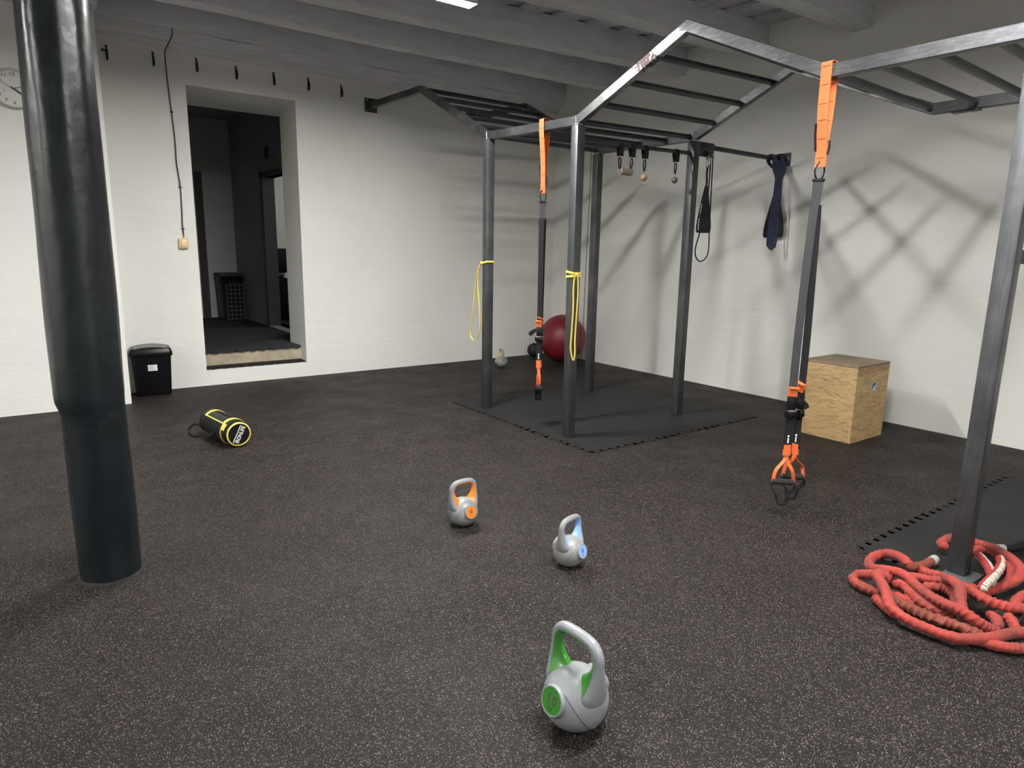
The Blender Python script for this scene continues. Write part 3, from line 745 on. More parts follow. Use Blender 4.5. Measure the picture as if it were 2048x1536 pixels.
loopA = spline([(ax, ay, 1.345), (ax - .002, ay + .055, 1.28), (ax - .005, ay + .095, 1.12), (ax - .006, ay + .115, .95), (ax - .007, ay + .150, .80), (ax - .006, ay + .170, .70), (ax - .004, ay + .155, .645), (ax - .004, ay + .110, .632), (ax - .004, ay + .05, .66), (ax - .003, ay + .015, .75), (ax - .003, ay + .025, .95), (ax - .003, ay + .050, 1.12), (ax - .002, ay + .045, 1.27)], 6, closed=True)
yband((loopA, [V((.75, .2, .1))] * len(loopA)), [sq(A[0], A[1], 1.350, -.008)], 'yellow band tied round the leftmost rig post, loop hanging at its left side', ax, ay, 1.345)
bx, by = B[0] - .02, B[1] - .043
loopB = spline([(bx + .02, by - .002, 1.285), (bx + .028, by - .006, 1.15), (bx + .022, by - .007, 1.0), (bx + .016, by - .007, .86), (bx + .014, by - .007, .76), (bx + .018, by - .007, .68), (bx + .002, by - .010, .630), (bx - .014, by - .009, .66), (bx - .030, by - .009, .73), (bx - .026, by - .008, .80), (bx - .020, by - .007, .90), (bx - .014, by - .006, 1.05), (bx - .016, by - .004, 1.18), (bx - .005, by - .002, 1.27)], 6, closed=True)
yband((loopB, [V((1, -.2, .0))] * len(loopB)), [sq(B[0], B[1], 1.302, .006), sq(B[0], B[1], 1.272, -.004)], 'yellow band tied round the front rig post, loop hanging down its face', bx + .012, by, 1.285)

# ------------------------------------------------------------------ grips on the grip bar
def bar_z(x): return 2.265 + (x - FX) / (RX - FX) * .035
def bar_y(x): return 3.90 + (x - FX) / (RX - FX) * .035
def hanger(t, x, zc, lean=0.):
    zt = bar_z(x); y = bar_y(x)
    bm = newbm(); ribbon(bm, spline([(x + .006, y - .012, zt - .085), (x, y - .02, zt - .03), (x, y - .0185, zt), (x, y, zt + .019), (x, y + .0185, zt), (x, y + .02, zt - .03), (x + .006, y + .012, zt - .085)], 6), V((1, 0, 0)), .042, .004); obj('sling', bm, BLACKW, t, world=True)
    bm = newbm(); box(bm, (x + .003, y, zt - .086), (.032, .028, .012), bev=.004); obj('ring', bm, CHROME, t, world=True)
    bm = newbm(); tube(bm, [(x + lean * .02 * (1 - math.sin(a)) + .011 * math.cos(a) * (1.1 + .4 * math.sin(a)), y, zt - .135 + .045 * math.sin(a)) for a in [2 * PI * i / 24 for i in range(24)]], .0052, 8, closed=True); obj('carabiner', bm, BLACKP, t, world=True)
    return y, zt - .178
t = thing('cylinder_grip', 'wooden cylinder grip hanging level from two black slings', 'training grip', (3.935, 3.92, 2.07), 0, 'grips hanging from the rig bar')
hanger(t, 3.865, 0, .2); hanger(t, 4.003, 0, -.2)
bm = newbm(); yy = bar_y(3.93); zz_ = bar_z(3.93) - .195; cyl(bm, (3.875, yy, zz_), (4.0, yy + .003, zz_), .027, 24); bmesh.ops.bevel(bm, geom=[e for e in bm.edges if len(e.link_faces) == 2 and e.calc_face_angle(0) > 1], offset=.003, segments=2, affect='EDGES'); obj('grip', bm, WOODGR, t, world=True)
bm = newbm(); cyl(bm, (3.866, yy, zz_), (3.876, yy, zz_), .014, 16); cyl(bm, (3.999, yy, zz_), (4.009, yy, zz_), .014, 16); obj('end_cap', bm, CHROME, t, world=True)
for x, m, lab in ((4.155, WOOD, 'reddish wooden ball grip on a black sling, beside the cylinder grip'), (4.54, WOODDK, 'dark wooden ball grip on a black sling, nearest the right post')):
    t = thing('ball_grip', lab, 'training grip', (x, bar_y(x), bar_z(x) - .24), 0, 'grips hanging from the rig bar')
    y, ze = hanger(t, x, 0)
    bm = newbm(); cyl(bm, (x, y, ze + .004), (x, y, ze - .03), .003, 8); obj('eye_bolt', bm, CHROME, t, world=True)
    bm = newbm(); sphere(bm, (x, y, ze - .052), .0275, 24, 16); obj('ball', bm, m, t, world=True)

# ------------------------------------------------------------------ slings and bands on the wall bar
def pad_mesh(z0, z1, w0, w1, wm, th):
    bm = newbm(); rows = []
    zs_ = [0, .05, .15, .3, .45, .6, .72, .82, .92, 1.]
    for u in zs_:
        z = z0 + (z1 - z0) * u
        w = wm if u < .2 else wm + (w1 - wm) * ((u - .2) / .8) ** 1.1
        if u < .05: w = w0
        tt = th * (1 - .6 * u)
        rows.append([V((w / 2 * math.cos(a) * (1 if abs(math.cos(a)) < .9 else 1), tt / 2 * math.sin(a), z)) for a in [2 * PI * i / 16 for i in range(16)]])
    rings(bm, rows); return bm
t = thing('ab_sling', 'black padded sling with white lettering hanging beside the rig post nearest the right wall', 'training sling', (4.925, 3.90, 1.64), 0)
bm = pad_mesh(0, .40, .12, .03, .14, .035); pd = obj('pad', bm, PADM, t); pd.rotation_euler = (0, 0, -.45)
bm = newbm(); k = 0
def pad_edge(z):
    u = z / .40; w = .14 if u < .2 else .14 + (.03 - .14) * ((u - .2) / .8) ** 1.1
    return -.78 * w / 2, -(.035 * (1 - .6 * u) / 2 * .63 + .0012)
for i in range(11):
    z = .03 + i * .021; x, y = pad_edge(z)
    if 5 <= i <= 6: continue
    box(bm, (x, y, z), (.009, .003, .014))
lg = obj('lettering', bm, WHITEINK, pd)
x, y = pad_edge(.145); bm = newbm(); box(bm, (x, y, .145), (.009, .003, .034)); obj('lettering', bm, REDINK, pd, label='red part of the lettering')
bm = newbm(); ribbon(bm, spline([(0, 0, .39), (.003, 0, .44), (-.004, 0, .50), (0, 0, .56)], 6), V((1, .4, 0)), .022, .012); obj('strap', bm, PADM, t)
bm = newbm(); tube(bm, [(.0 + .022 * math.cos(a), .0, .60 + .05 * math.sin(a)) for a in [2 * PI * i / 20 for i in range(20)]], .006, 10, closed=True); box(bm, (0, 0, .605), (.03, .012, .05), bev=.005); obj('carabiner', bm, CHROME, t)
bm = newbm(); ribbon(bm, spline([(-.01, 0, .64), (-.012, .01, .68), (-.01, .05, .715), (0, .05, .70)], 5), V((1, 0, 0)), .03, .005); obj('hanging_loop', bm, BLACKW, t)
# thin black loop band
bm = newbm()
lp = spline([(4.995, 3.935, 2.33), (4.985, 3.92, 2.2), (4.975, 3.915, 2.0), (4.965, 3.925, 1.85), (4.925, 3.935, 1.65), (4.885, 3.935, 1.53), (4.880, 3.935, 1.46), (4.91, 3.935, 1.41), (4.965, 3.935, 1.39), (5.03, 3.935, 1.42), (5.062, 3.935, 1.48), (5.06, 3.935, 1.60), (5.05, 3.935, 1.80), (5.04, 3.935, 2.05), (5.035, 3.935, 2.2), (5.028, 3.935, 2.345), (5.015, 3.945, 2.397)], 6, closed=True)
tube(bm, lp, .0055, 8, closed=True)
tag(obj('loop_band', bm, BLACKW), 'thin black rubber loop hanging behind the lettered sling', 'resistance band')
# second sling and navy band near the wall
t = thing('ab_sling', 'plain black padded sling hanging behind the navy band by the wall', 'training sling', (6.105, 3.975, 1.63), PI / 2)
bm = pad_mesh(0, .46, .20, .05, .225, .04); pd = obj('pad', bm, PADM, t); bm = newbm(); ribbon(bm, spline([(0, 0, .45), (0, 0, .6), (-.0, -.0, .72), (-.012, .01, .78), (-.012, .03, .785), (-.012, .045, .73)], 6), V((1, 0, 0)), .045, .006); obj('strap', bm, PADM, t)
t = thing('resistance_band', 'wide navy blue band looped over the wall bar by the bracket', 'resistance band', (5.99, 3.94, 1.55), 0)
bm = newbm(); by_ = 3.945
W1 = V((1, 0, 0))
ribbon(bm, spline([(5.935, by_ - .045, 2.345), (5.940, by_ - .048, 2.28), (5.985, by_ - .052, 2.20), (5.985, by_ - .056, 2.10), (5.955, by_ - .066, 1.95), (5.925, by_ - .072, 1.75), (5.915, by_ - .072, 1.64), (5.925, by_ - .068, 1.545)], 8), V((1, -.25, 0)), .088, .006)
ribbon(bm, spline([(6.085, by_ - .030, 2.345), (6.075, by_ - .034, 2.28), (6.025, by_ - .038, 2.20), (6.015, by_ - .044, 2.10), (6.015, by_ - .050, 1.95), (6.005, by_ - .052, 1.75), (6.005, by_ - .052, 1.62), (5.985, by_ - .055, 1.54)], 8), V((1, -.1, 0)), .088, .006)
ribbon(bm, spline([(5.890, by_ - .072, 1.60), (5.90, by_ - .068, 1.555), (5.94, by_ - .064, 1.53), (5.98, by_ - .060, 1.53), (6.02, by_ - .056, 1.57), (6.03, by_ - .054, 1.61)], 8), V((0, 0, 1)), .045, .006)
obj('hanging_strap', bm, NAVY, t, world=True)
bm = newbm()
for x in (5.945, 6.075):
    ribbon(bm, spline([(x, by_ - .045 + (.012 if x > 6 else 0), 2.33), (x, by_ - .022, 2.37), (x, by_ - .01, 2.402), (x, by_ + .03, 2.402), (x, by_ + .045, 2.37), (x, by_ + .04, 2.33), (6.01 + (x - 6.01) * .6, by_ + .0, 2.28), (6.01 + (x - 6.01) * .4, by_ - .03, 2.25)], 6), W1, .055, .006)
obj('bar_loop', bm, NAVY, t, world=True)

# ------------------------------------------------------------------ kettlebells
def kettlebell(loc, R, ang, shell, accent, num, label, accname):
    """ang: direction of the handle; the badge faces ang-90 deg (local -y)"""
    t = thing('kettlebell', label, 'kettlebell', (*loc, 0), math.radians(ang), 'grey plastic kettlebells')
    zc = .92 * R
    def surf(az, el):    # local point on the body
        s = 1.0; z = math.sin(el); c = math.cos(el)
        p = V((R * c * math.sin(az), -R * c * math.cos(az), zc + R * .97 * z))
        return p
    bm = newbm(); rows = []; n = 56
    for i in range(31):
        el = -PI / 2 + PI * i / 30
        r = R * math.cos(el); z = zc + R * .97 * math.sin(el)
        if z < .012 * R: z = 0.; r = min(r, R * .45); 
        if i == 0: r = .001
        if i == 30: r = .001
        rows.append([V((r * math.cos(2 * PI * j / n), r * math.sin(2 * PI * j / n), max(z, 0))) for j in range(n)])
    rings(bm, rows); body = obj('body', bm, shell, t)
    # seam that loops over each badge and dips at the sides
    bm = newbm(); P = []
    for i in range(120):
        az = 2 * PI * i / 120
        el = math.radians(8 + 38 * math.cos(2 * az) - 5 * math.cos(4 * az))
        P.append(surf(az, el))
    tube(bm, P, R * .012, 6, closed=True); obj('seam', bm, KBDARK, body)
    # handle: outer shell and coloured inner face
    path = spline([V((a * R * 1.05, 0, b * R)) for a, b in ((-.60, 1.02), (-.73, 1.42), (-.81, 1.83), (-.835, 2.27), (-.80, 2.66), (-.60, 2.91), (-.25, 2.985), (.25, 2.985), (.60, 2.91), (.80, 2.66), (.835, 2.27), (.81, 1.83), (.73, 1.42), (.60, 1.02))], 8)
    m_ = len(path); outer = newbm(); inner = newbm(); ro = []; ri = []
    for i, p in enumerate(path):
        tn = (path[min(i + 1, m_ - 1)] - path[max(i - 1, 0)]).normalized()
        N = V((tn.z, 0, -tn.x))            # in the handle plane
        cen = V((0, 0, 1.9 * R))
        if (p - cen).dot(N) < 0: N = -N      # N points outwards
        h = max(0., (2.42 - p.z / R) / .98)  # 0 high on the leg, 1 at the root
        h = min(1., h)
        rv = R * (.175 + .30 * h ** 1.6); rn = R * (.175 + .10 * h ** 1.4)
        pts_o = []; pts_i = []
        K = 28
        for k in range(K + 1):
            a = -PI * .56 + PI * 1.12 * k / K
            pts_o.append(p + N * (rn * math.cos(a)) + V((0, rv * math.sin(a), 0)))
        for k in range(K // 2 + 1):
            a = PI * .56 + PI * .88 * k / (K // 2)
            ca = math.cos(a)
            pts_i.append(p + N * (rn * ca * (1. + 2.3 * h ** 1.3 * (abs(ca) ** 1.5))) + V((0, rv * math.sin(a), 0)))
        ro.append(pts_o); ri.append(pts_i)
    for bm_, rws in ((outer, ro), (inner, ri)):
        vr = [[bm_.verts.new(q) for q in r] for r in rws]
        for i in range(m_ - 1):
            for k in range(len(rws[0]) - 1): bm_.faces.new((vr[i][k], vr[i][k + 1], vr[i + 1][k + 1], vr[i + 1][k]))
    hd = obj('handle', outer, shell, t); obj('handle_inlay', inner, accent, hd, label=accname + ' inner face of the handle')
    # badges on both faces
    for s in (1, -1):
        d = V((0, -s * .966, .26)); AXM = axis_to(d)
        c = V((0, -s * R * .945, zc + .258 * R))
        bm = newbm(); lathe(bm, [(.46 * R, -.10 * R), (.465 * R, .0 * R), (.44 * R, .035 * R), (.40 * R, .045 * R), (.385 * R, .03 * R), (.385 * R, -.1 * R)], c, 40, AXM); ring = obj('badge_ring', bm, shell, body)
        bm = newbm(); lathe(bm, [(0, .0 * R), (.388 * R, .0 * R), (.385 * R, .03 * R), (0, .036 * R)], c, 40, AXM); bd = obj('badge', bm, accent, body, label=accname + ' round badge')
        M = Matrix.Translation(c + d * (.036 * R)) @ AXM.to_4x4()
        if s == 1:
            text_obj('number', num, .40 * R, M @ Matrix.Translation((0, .04 * R, 0)), KBDARK if accname != 'light blue' else mat('dark_blue_digits', (.03, .06, .22), .4), bd, .006 * R, .006 * R)
            text_obj('unit', 'KG', .13 * R, M @ Matrix.Translation((0, -.22 * R, 0)), KBDARK, bd, .006 * R)
    return t
kettlebell((1.259, 1.359), .1035, -88, KBGREY, KGREEN, '10', 'grey kettlebell with green handle inside and green badge, nearest the camera', 'green')
kettlebell((1.786, 2.870), .0815, 2, KBGREY, KORANGE, '8', 'grey kettlebell with orange handle inside and orange badge', 'orange')
kettlebell((1.953, 2.190), .0775, 13.5, KBGREY_B, KBLUE, '6', 'grey kettlebell with light blue handle inside and blue badge', 'light blue')
kettlebell((4.834, 6.850), .0745, -107, KBGREY, KYELLOW, '4', 'small grey kettlebell with yellow handle inside, far back by the wall', 'yellow')

# ------------------------------------------------------------------ balls
bm = newbm(); sphere(bm, (0, 0, 0), .315, 64, 40)
b = obj('exercise_ball', bm, BALLRED); b.location = (5.812, 6.81, .315); tag(b, 'large dark red exercise ball in the room corner', 'ball')
bm = newbm(); sphere(bm, (0, 0, 0), .096, 40, 24)
b = obj('medicine_ball', bm, BALLBLK); b.location = (5.72, 7.31, .096); tag(b, 'small black ball on the floor left of the red exercise ball', 'ball')

# ------------------------------------------------------------------ plywood jump box
bxn = thing('jump_box', 'strand board jump box standing by the right wall', 'plyo box', (5.412, 2.745, 0), .0)
W_, D_, H_ = .515, .46, .622; th = .018
bm = newbm(); box(bm, (-W_ / 2 + th / 2, 0, H_ / 2 - .009), (th, D_ - 2 * th, H_ - .018), bev=.0015); obj('side_panel', bm, OSB, bxn, label='side panel facing the rig')
bm = newbm(); box(bm, (W_ / 2 - th / 2, 0, H_ / 2 - .009), (th, D_ - 2 * th, H_ - .018), bev=.0015); obj('side_panel', bm, OSB, bxn)
for s in (-1, 1):
    bm = newbm(); n = 28; hr_ = .034; hc_ = (.0 + .03, H_ * .70)
    y0_, y1_ = s * (D_ / 2), s * (D_ / 2 - th)
    outl = []
    for k in range(n):
        a = 2 * PI * k / n; dx, dz = math.cos(a), math.sin(a)
        sc_ = min((W_ / 2 - hc_[0] * (1 if dx > 0 else -1)) / abs(dx) if abs(dx) > 1e-6 else 9, ((H_ - .018 - hc_[1]) if dz > 0 else hc_[1]) / abs(dz) if abs(dz) > 1e-6 else 9)
        outl.append((hc_[0] + dx * sc_, hc_[1] + dz * sc_))
    for cx_, cz_ in ((-W_ / 2, 0), (W_ / 2, 0), (W_ / 2, H_ - .018), (-W_ / 2, H_ - .018)):
        j = min(range(n), key=lambda i: (outl[i][0] - cx_) ** 2 + (outl[i][1] - cz_) ** 2); outl[j] = (cx_, cz_)
    inn = [(hc_[0] + hr_ * math.cos(2 * PI * k / n), hc_[1] + hr_ * math.sin(2 * PI * k / n)) for k in range(n)]
    rows = [[V((x, y0_, z)) for x, z in outl], [V((x, y0_, z)) for x, z in inn], [V((x, y1_, z)) for x, z in inn], [V((x, y1_, z)) for x, z in outl]]
    rings(bm, rows, closed=True); fp = obj('end_panel', bm, OSB, bxn, smooth=False)
    bm = newbm(); rows = []
    for y_, r_ in ((y0_ + s * .003, .034), (y0_ + s * .003, .040), (y0_ - s * .001, .040), (y0_ - s * .001, .0345), (y1_ - s * .01, .0345), (y1_ - s * .01, .031), (y0_, .031)):
        rows.append([V((hc_[0] + r_ * math.cos(2 * PI * k / 32), y_, hc_[1] + r_ * math.sin(2 * PI * k / 32))) for k in range(32)])
    rings(bm, rows, closed=True); obj('hand_hole_sleeve', bm, PIPE, fp)
bm = newbm(); box(bm, (0, 0, H_ - .009), (W_ + .002, D_ + .002, .018), bev=.006, seg=3); obj('top_panel', bm, OSBTOP, bxn)

# ------------------------------------------------------------------ waste bin
wb = thing('waste_bin', 'black swing-lid waste bin with white label beside the pier', 'bin', (.938, 7.325, 0), -.10)
def rrect(hx, hy, r, z, n=6):
    P = []
    for sx, sy, a0 in ((1, 1, 0), (-1, 1, 90), (-1, -1, 180), (1, -1, 270)):
        for k in range(n + 1):
            a = math.radians(a0 + 90 * k / n); P.append(V((sx * (hx - r) + r * math.cos(a), sy * (hy - r) + r * math.sin(a), z)))
    return P
bm = newbm(); rings(bm, [rrect(.148, .095, .03, 0), rrect(.156, .102, .03, .02), rrect(.175, .118, .03, .40), rrect(.178, .12, .03, .415)]); obj('body', bm, BLACKP, wb)
bm = newbm(); rings(bm, [rrect(.186, .126, .035, .392), rrect(.190, .130, .035, .40), rrect(.188, .128, .035, .430), rrect(.176, .12, .03, .462), rrect(.165, .112, .03, .47), rrect(.15, .10, .03, .462)]); lid = obj('lid', bm, BLACKP, wb)
bm = newbm(); rows = []
for i in range(11):
    u = -1 + 2 * i / 10; rows.append([V((u * .145, v * .098, .470 + .018 * (1 - u * u) - .01 * v * v * 0 + .006 * v)) for v in (-1, -.5, 0, .5, 1)] + [V((u * .145, v * .098, .455)) for v in (1, 0, -1)])
rings(bm, rows); obj('swing_flap', bm, mat('grey_sheen_black_plastic', (.03, .03, .032), .22), lid)
bm = newbm(); box(bm, (.005, -.1025, .285), (.082, .002, .06)); lb = obj('label', bm, LABELW, wb, label='white paper label'); lb.rotation_euler = (.0425, 0, 0)
bm = newbm()
for k in range(5): box(bm, (-.008 if k else 0, -.1037, .305 - k * .010), (.045, .001, .0022))
bb = obj('printed_lines', bm, GREYNUM, lb)

# ------------------------------------------------------------------ power bag
cF, cR = V((1.166, 4.99, .099)), V((1.092, 5.52, .099)); ax_ = (cF - cR); L = ax_.length; ax_n = ax_.normalized()
pbg = thing('power_bag', 'black and yellow cylindrical power bag lying on the floor', 'sandbag', (1.13, 5.215, 0))
M3 = axis_to(ax_n); Rb = .097
def bagbm(prof): bm = newbm(); lathe(bm, prof, cR, 48, M3); return bm
bm = bagbm([(.001, -.004), (.07, -.003), (.088, .006), (Rb, .025), (Rb + .001, .10), (Rb - .002, L * .5), (Rb + .001, L - .10), (Rb, L - .028), (.090, L - .008), (.083, L - .004)])
for v in bm.verts:
    k = 1 + .02 * noise.noise(v.co * 14); c = v.co - cR; d = c - ax_n * c.dot(ax_n); v.co += d * (k - 1)
    if v.co.z < .006: v.co.z = .002
bag = obj('body', bm, BLACKV, pbg, world=True)
for z0 in (.075, L - .115): obj('yellow_stripe', bagbm([(Rb - .002, z0), (Rb + .0035, z0), (Rb + .0035, z0 + .034), (Rb - .002, z0 + .034)]), YELLOWV, pbg, world=True)
cap = obj('end_cap', bagbm([(.001, L - .012), (.087, L - .012), (.087, L + .001), (.001, L + .004)]), BLACKV, pbg, world=True)
obj('yellow_ring', bagbm([(.0795, L - .004), (.0885, L - .004), (.0885, L + .004), (.0795, L + .006)]), YELLOWV, cap, world=True)
MT = Matrix.Translation(cF + ax_n * .006 - V(rootloc(cap))) @ M3.to_4x4() @ Matrix.Rotation(math.radians(63), 4, 'Z')
text_obj('lettering', 'IRONLIFE', .040, MT @ Matrix.Translation((0, -.011, 0)) @ Matrix.Diagonal((.80, 1., 1, 1)), WHITEINK, cap, .001, .0006)
bm = newbm(); box(bm, (0, 0, 0), (.138, .005, .002)); bmesh.ops.transform(bm, matrix=MT @ Matrix.Translation((-.002, .0155, 0)), verts=bm.verts); obj('lettering_bar', bm, WHITEINK, cap)
# side panel patches and webbing handles (on the camera-left side)
side = ax_n.cross(V((0, 0, 1))); side = side if side.x < 0 else -side
def onbag(s, ang, r=Rb + .004):   # s along axis from rear, ang up from side direction
    return cR + ax_n * s + (side * math.cos(ang) + V((0, 0, 1)) * math.sin(ang)) * r
bm = newbm(); rows = []
for i in range(9):
    a = math.radians(48 - 28 * i / 8); rows.append([onbag(L - .085, a), onbag(L - .032, a), onbag(L - .032, a, Rb + .007), onbag(L - .085, a, Rb + .007)])
rings(bm, rows); obj('yellow_patch', bm, YELLOWV, pbg, world=True)
bm = newbm(); ribbon(bm, [onbag(.10 + (L - .20) * i / 10, math.radians(46), Rb + .003) for i in range(11)], V((0, 0, 1)) * math.cos(math.radians(46)) - side * math.sin(math.radians(46)), .011, .004); obj('yellow_piping', bm, YELLOWV, pbg, world=True)
bm = newbm(); rows = []
for i in range(12):
    a = math.radians(44 - 75 * i / 11); rows.append([onbag(.03, a, Rb + .001), onbag(L - .10, a, Rb + .001), onbag(L - .10, a, Rb + .006), onbag(.03, a, Rb + .006)])
rings(bm, rows); obj('side_panel', bm, BLACKW, pbg, world=True)
bm = newbm()
hp = [onbag(.05, -.1, Rb + .004), onbag(.03, -.05, Rb + .05), onbag(.06, -.2, Rb + .105), onbag(.16, -.3, Rb + .11), onbag(.25, -.3, Rb + .06), onbag(.32, -.2, Rb + .012), onbag(.35, .1, Rb + .006)]
ribbon(bm, spline(hp, 8), V((.1, .1, 1)), .020, .006); obj('carry_handle', bm, BLACKW, pbg, world=True)

# ------------------------------------------------------------------ battle rope heap
RP = {
'a':[(2.940,1.194,0.060),(2.888,1.214,0.085),(2.910,1.269,0.060),(2.915,1.312,0.040),(2.890,1.320,0.025),(2.861,1.292,0.022),(2.853,1.244,0.022),(2.856,1.191,0.022),(2.882,1.139,0.024),(2.888,1.086,0.024),(2.877,1.027,0.024),(2.869,0.969,0.024)],
'b':[(3.018,1.210,0.030),(2.969,1.229,0.060),(2.880,1.219,0.090),(2.836,1.177,0.080),(2.779,1.129,0.070),(2.725,1.092,0.060),(2.702,1.056,0.050),(2.697,1.001,0.040),(2.704,0.939,0.035),(2.712,0.873,0.035),(2.748,0.820,0.035),(2.834,0.769,0.035),(2.932,0.738,0.035),(2.995,0.706,0.035),(3.100,0.661,0.030)],
'c':[(3.373,1.189,0.030),(3.263,1.191,0.035),(3.157,1.191,0.060),(3.148,1.219,0.080),(3.194,1.273,0.070),(3.235,1.339,0.045),(3.204,1.372,0.030),(3.119,1.361,0.030),(3.042,1.317,0.035),(3.021,1.249,0.060),(3.011,1.187,0.075),(2.982,1.130,0.080),(2.930,1.073,0.080),(2.891,1.011,0.080),(2.873,0.949,0.080),(2.870,0.888,0.080),(2.878,0.837,0.060),(2.916,0.803,0.030),(2.943,0.771,0.020)],
'd':[(3.228,1.227,0.030),(3.204,1.184,0.040),(3.184,1.135,0.045),(3.166,1.073,0.060),(3.091,1.002,0.090),(3.017,0.949,0.100),(2.919,0.911,0.100),(2.897,0.890,0.070),(2.927,0.881,0.030)],
'e':[(3.134,1.194,0.022),(3.126,1.114,0.040),(3.139,1.061,0.050),(3.141,1.005,0.060),(3.104,0.945,0.075),(3.057,0.879,0.080),(3.065,0.819,0.075),(3.099,0.779,0.070),(3.158,0.746,0.060),(3.234,0.701,0.050)],
'f':[(2.941,1.176,0.040),(2.958,1.152,0.050),(2.937,1.115,0.050),(2.889,1.059,0.050),(2.871,1.005,0.045),(2.880,0.956,0.035),(2.903,0.910,0.024)],
'g':[(3.069,1.108,0.022),(3.095,1.072,0.030),(3.119,1.035,0.030),(3.099,0.993,0.028),(3.030,0.955,0.022)],
'h':[(2.862,1.135,0.022),(2.836,1.108,0.022),(2.823,1.050,0.026),(2.810,0.997,0.030),(2.816,0.948,0.030),(2.838,0.905,0.026),(2.850,0.852,0.022),(2.850,0.800,0.020),(2.860,0.770,0.018)],
'i':[(2.800,1.189,0.022),(2.788,1.159,0.022),(2.758,1.113,0.022),(2.728,1.060,0.022)],
'j':[(3.540,1.20,0.050),(3.575,1.235,0.050),(3.628,1.241,0.050),(3.697,1.236,0.050),(3.721,1.192,0.050),(3.731,1.144,0.050),(3.736,1.086,0.050),(3.680,1.007,0.060),(3.620,0.937,0.060),(3.525,0.885,0.060),(3.427,0.875,0.050),(3.340,0.894,0.040),(3.240,0.915,0.040),(3.179,0.939,0.050),(3.174,0.972,0.060)],
'k':[(3.657,1.139,0.024),(3.725,1.105,0.030),(3.723,1.054,0.030),(3.671,0.988,0.030),(3.546,0.929,0.035),(3.436,0.905,0.030),(3.345,0.903,0.020)],
'm':[(3.063,0.849,0.022),(3.009,0.808,0.030),(2.957,0.783,0.022)],
'n':[(3.048,0.793,0.050),(3.032,0.763,0.040),(3.002,0.735,0.022)],
'o':[(2.780,0.835,0.022),(2.800,0.790,0.022),(2.834,0.720,0.022),(2.885,0.674,0.022),(2.954,0.634,0.022)],
'p':[(3.482,0.767,0.030),(3.338,0.804,0.040),(3.240,0.812,0.040),(3.183,0.798,0.020)],
'w1':[(3.532,1.063,0.070),(3.452,1.013,0.085),(3.360,0.959,0.090),(3.285,0.923,0.090),(3.233,0.909,0.070)],
'w2':[(3.606,0.995,0.060),(3.500,0.958,0.075),(3.322,0.918,0.100),(3.175,0.897,0.120),(3.118,0.897,0.110),(3.093,0.900,0.090)],
'bk':[(3.831,1.059,0.030),(3.855,1.041,0.029),(3.913,1.022,0.029),(3.997,1.007,0.029),(4.151,0.973,0.029)],
}
rp = thing('battle_rope', 'long red sleeved battle rope heaped around the right-hand post', 'rope', (3.0, 1.0, 0))
def rope_tube(bm, pts, R, seed, wr=.07, two=False):
    P = spline(pts, 24); rnd = random.Random(seed); ph = rnd.random() * 6; fr = 2 * PI / (.040 + .018 * rnd.random()); n = len(P)
    tot = sum((b - a).length for a, b in zip(P, P[1:]))
    def rf(s, a):
        e = min(s, tot - s); cap = math.sqrt(max(.0, 1 - (1 - min(e / (R * .8), 1)) ** 2)) * .97 + .03
        lump = noise.noise(V((s * 26 + seed, math.cos(a) * 1.1, math.sin(a) * 1.1)))
        fold = math.sin(fr * s + 1. * a + ph + 2.2 * noise.noise(V((s * 14, seed, 0.))))
        act = .5 + .5 * noise.noise(V((s * 7, seed * 3.1, 1.)))
        return cap * (1 + wr * (.35 + 1.3 * max(act, 0)) * (1 - abs(fold)) ** 1.4 * 1.5 - wr * .5 + wr * .9 * lump)
    n0 = len(bm.faces)
    tube(bm, P, R, 22, rf=rf)
    if two:
        bm.faces.ensure_lookup_table(); s_ = 0.
        for i in range(n - 1):
            s_ += (P[i + 1] - P[i]).length
            for j in range(22):
                f = bm.faces[n0 + i * 22 + j]; sh = 1.0 * abs(((s_ / .016) % 2) - 1)
                d = (j + 6) % 22
                f.material_index = 0 if 5 + sh < d < 12 - sh else (2 if (s_ / .012) % 1 < .22 else 1)
for i, k in enumerate('abdefgikjmnop'):
    bm = newbm(); rope_tube(bm, RP[k], .0205, i * 7 + 1, .085 if k in 'bj' else .13)
    obj('sleeve', bm, ROPE, rp, world=True)
bm = newbm(); rope_tube(bm, RP['c'][2:], .0205, 91, .12); obj('sleeve', bm, ROPE, rp, world=True)
for k, pts in enumerate((RP['c'][:4], RP['h'])):
    bm = newbm(); rope_tube(bm, pts, .0205, 5 + k, .10 + .14 * k); obj('worn_sleeve', bm, ROPEBROWN, rp, world=True, label='browner worn stretch of sleeve')
WW = noisy('white_woven_thread', (.50, .42, .36), (.40, .33, .28), 60, .8, .3); WR = noisy('red_woven_thread', (.26, .015, .015), (.20, .012, .012), 60, .8, .3); WD = mat('dark_thread_gap', (.08, .04, .035), .9)
for k in ('w1', 'w2'):
    bm = newbm(); rope_tube(bm, RP[k], .0185, 3, .08, two=True); obj('woven_sleeve', bm, [WR, WW, WD], rp, world=True, label='red and white woven stretch')
bm = newbm(); cyl(bm, (3.358, 1.189, .031), (3.40, 1.190, .030), .0225, 18); obj('end_cap', bm, GREYCAP, rp, world=True)
rp.location.z = .005
bkr = thing('rope', 'black rope end with grey cap on the mat at right frame edge', 'rope', (3.9, 1.03, .011))
bm = newbm(); rope_tube(bm, RP['bk'], .018, 55, .06); obj('strand', bm, BLACKW, bkr, world=True)
bm = newbm(); cyl(bm, (3.815, 1.068, .031), (3.842, 1.050, .030), .020, 16); obj('end_cap', bm, GREYCAP, bkr, world=True)

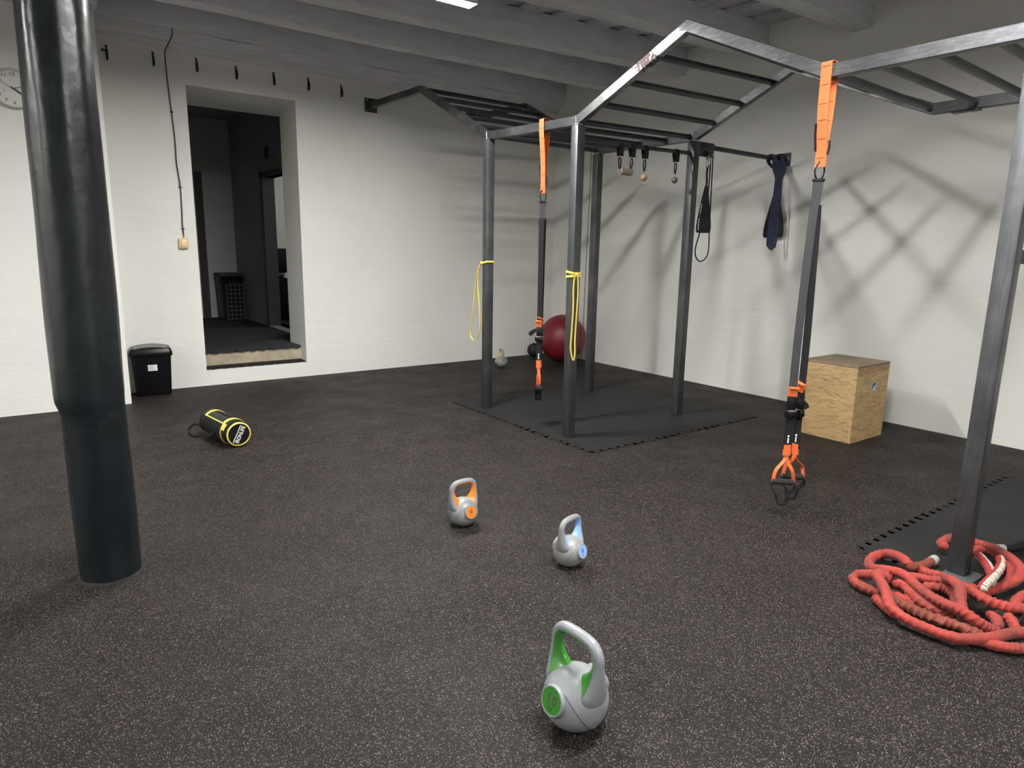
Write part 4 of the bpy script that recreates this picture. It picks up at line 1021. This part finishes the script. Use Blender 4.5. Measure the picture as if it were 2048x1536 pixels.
# ------------------------------------------------------------------ ceiling lamps
LAMP = emis('lamp_diffuser', (1., .985, .95), 425.)
def lamp(x0, x1, y, z, label):
    t = thing('ceiling_light', label, 'ceiling light', ((x0 + x1) / 2, y, z), 0, 'long ceiling tube lights')
    hl = (x1 - x0) / 2
    bm = newbm(); pr = [(-.058, .0), (-.0555, -.001), (-.0545, .004), (.0545, .004), (.0555, -.001), (.058, .0), (.055, .05), (.04, .075), (-.04, .075), (-.055, .05)]
    rings(bm, [[V((q, a, b)) for a, b in pr] for q in (-hl, hl)]); obj('housing', bm, WHITEP, t)
    bm = newbm(); box(bm, (0, 0, .0028), (2 * hl - .01, .108, .0016)); obj('diffuser', bm, LAMP, t)
    bm = newbm(); n = int(2 * hl / .05)  # cross fins and edge lips added to hold back the lamp's low-angle light
    for i in range(1, n): box(bm, (-hl + i * 2 * hl / n, 0, .0008), (.0012, .110, .0024))
    for q in (-.055, .055): box(bm, (0, q, .0004), (2 * hl, .0012, .0024))
    obj('added_louvre', bm, WHITEP, t)
    for s in (-1, 1):
        bm = newbm(); box(bm, (s * hl * .6, 0, .155), (.018, .03, .17)); obj('bracket', bm, WHITEP, t)
    return t
lamp(1.31, 2.81, 4.38, 3.165, 'lit tube light at the top edge of the photo')
lamp(1.31, 2.81, 1.30, 3.165, 'lit tube light overhead above the near end of the rig')
lamp(-4.35, -2.85, 4.0, 3.165, 'lit tube light left of the dark column, out of frame')
lamp(-4.35, -2.85, 1.4, 3.165, 'lit tube light behind the left shoulder of the camera')
lamp(1.31, 2.81, -1.70, 3.165, 'lit tube light far behind the camera')

# lit side room lamp
rl = thing('ceiling_light', 'ceiling light of the side room beyond the hallway', 'ceiling light', (4.4, 9.9, 3.15))
bm = newbm(); box(bm, (0, 0, .02), (.6, .6, .03), bev=.006); obj('housing', bm, WHITEP, rl)
bm = newbm(); box(bm, (0, 0, -.002), (.54, .54, .016), bev=.004); obj('diffuser', bm, emis('side_room_diffuser', (1, .98, .93), 20.), rl)

# ------------------------------------------------------------------ world and view
w = bpy.data.worlds.new('world'); SC.world = w; w.use_nodes = True
w.node_tree.nodes['Background'].inputs['Color'].default_value = (.9, .95, 1, 1)
w.node_tree.nodes['Background'].inputs['Strength'].default_value = .0
SC.view_settings.view_transform = 'Standard'; SC.view_settings.look = 'None'
SC.view_settings.exposure = 0.; SC.view_settings.gamma = 1.; SC.view_settings.use_curve_mapping = False
SC.cycles.use_denoising = True
SC.cycles.max_bounces = 8; SC.cycles.diffuse_bounces = 6
SC.cycles.sample_clamp_indirect = 4.
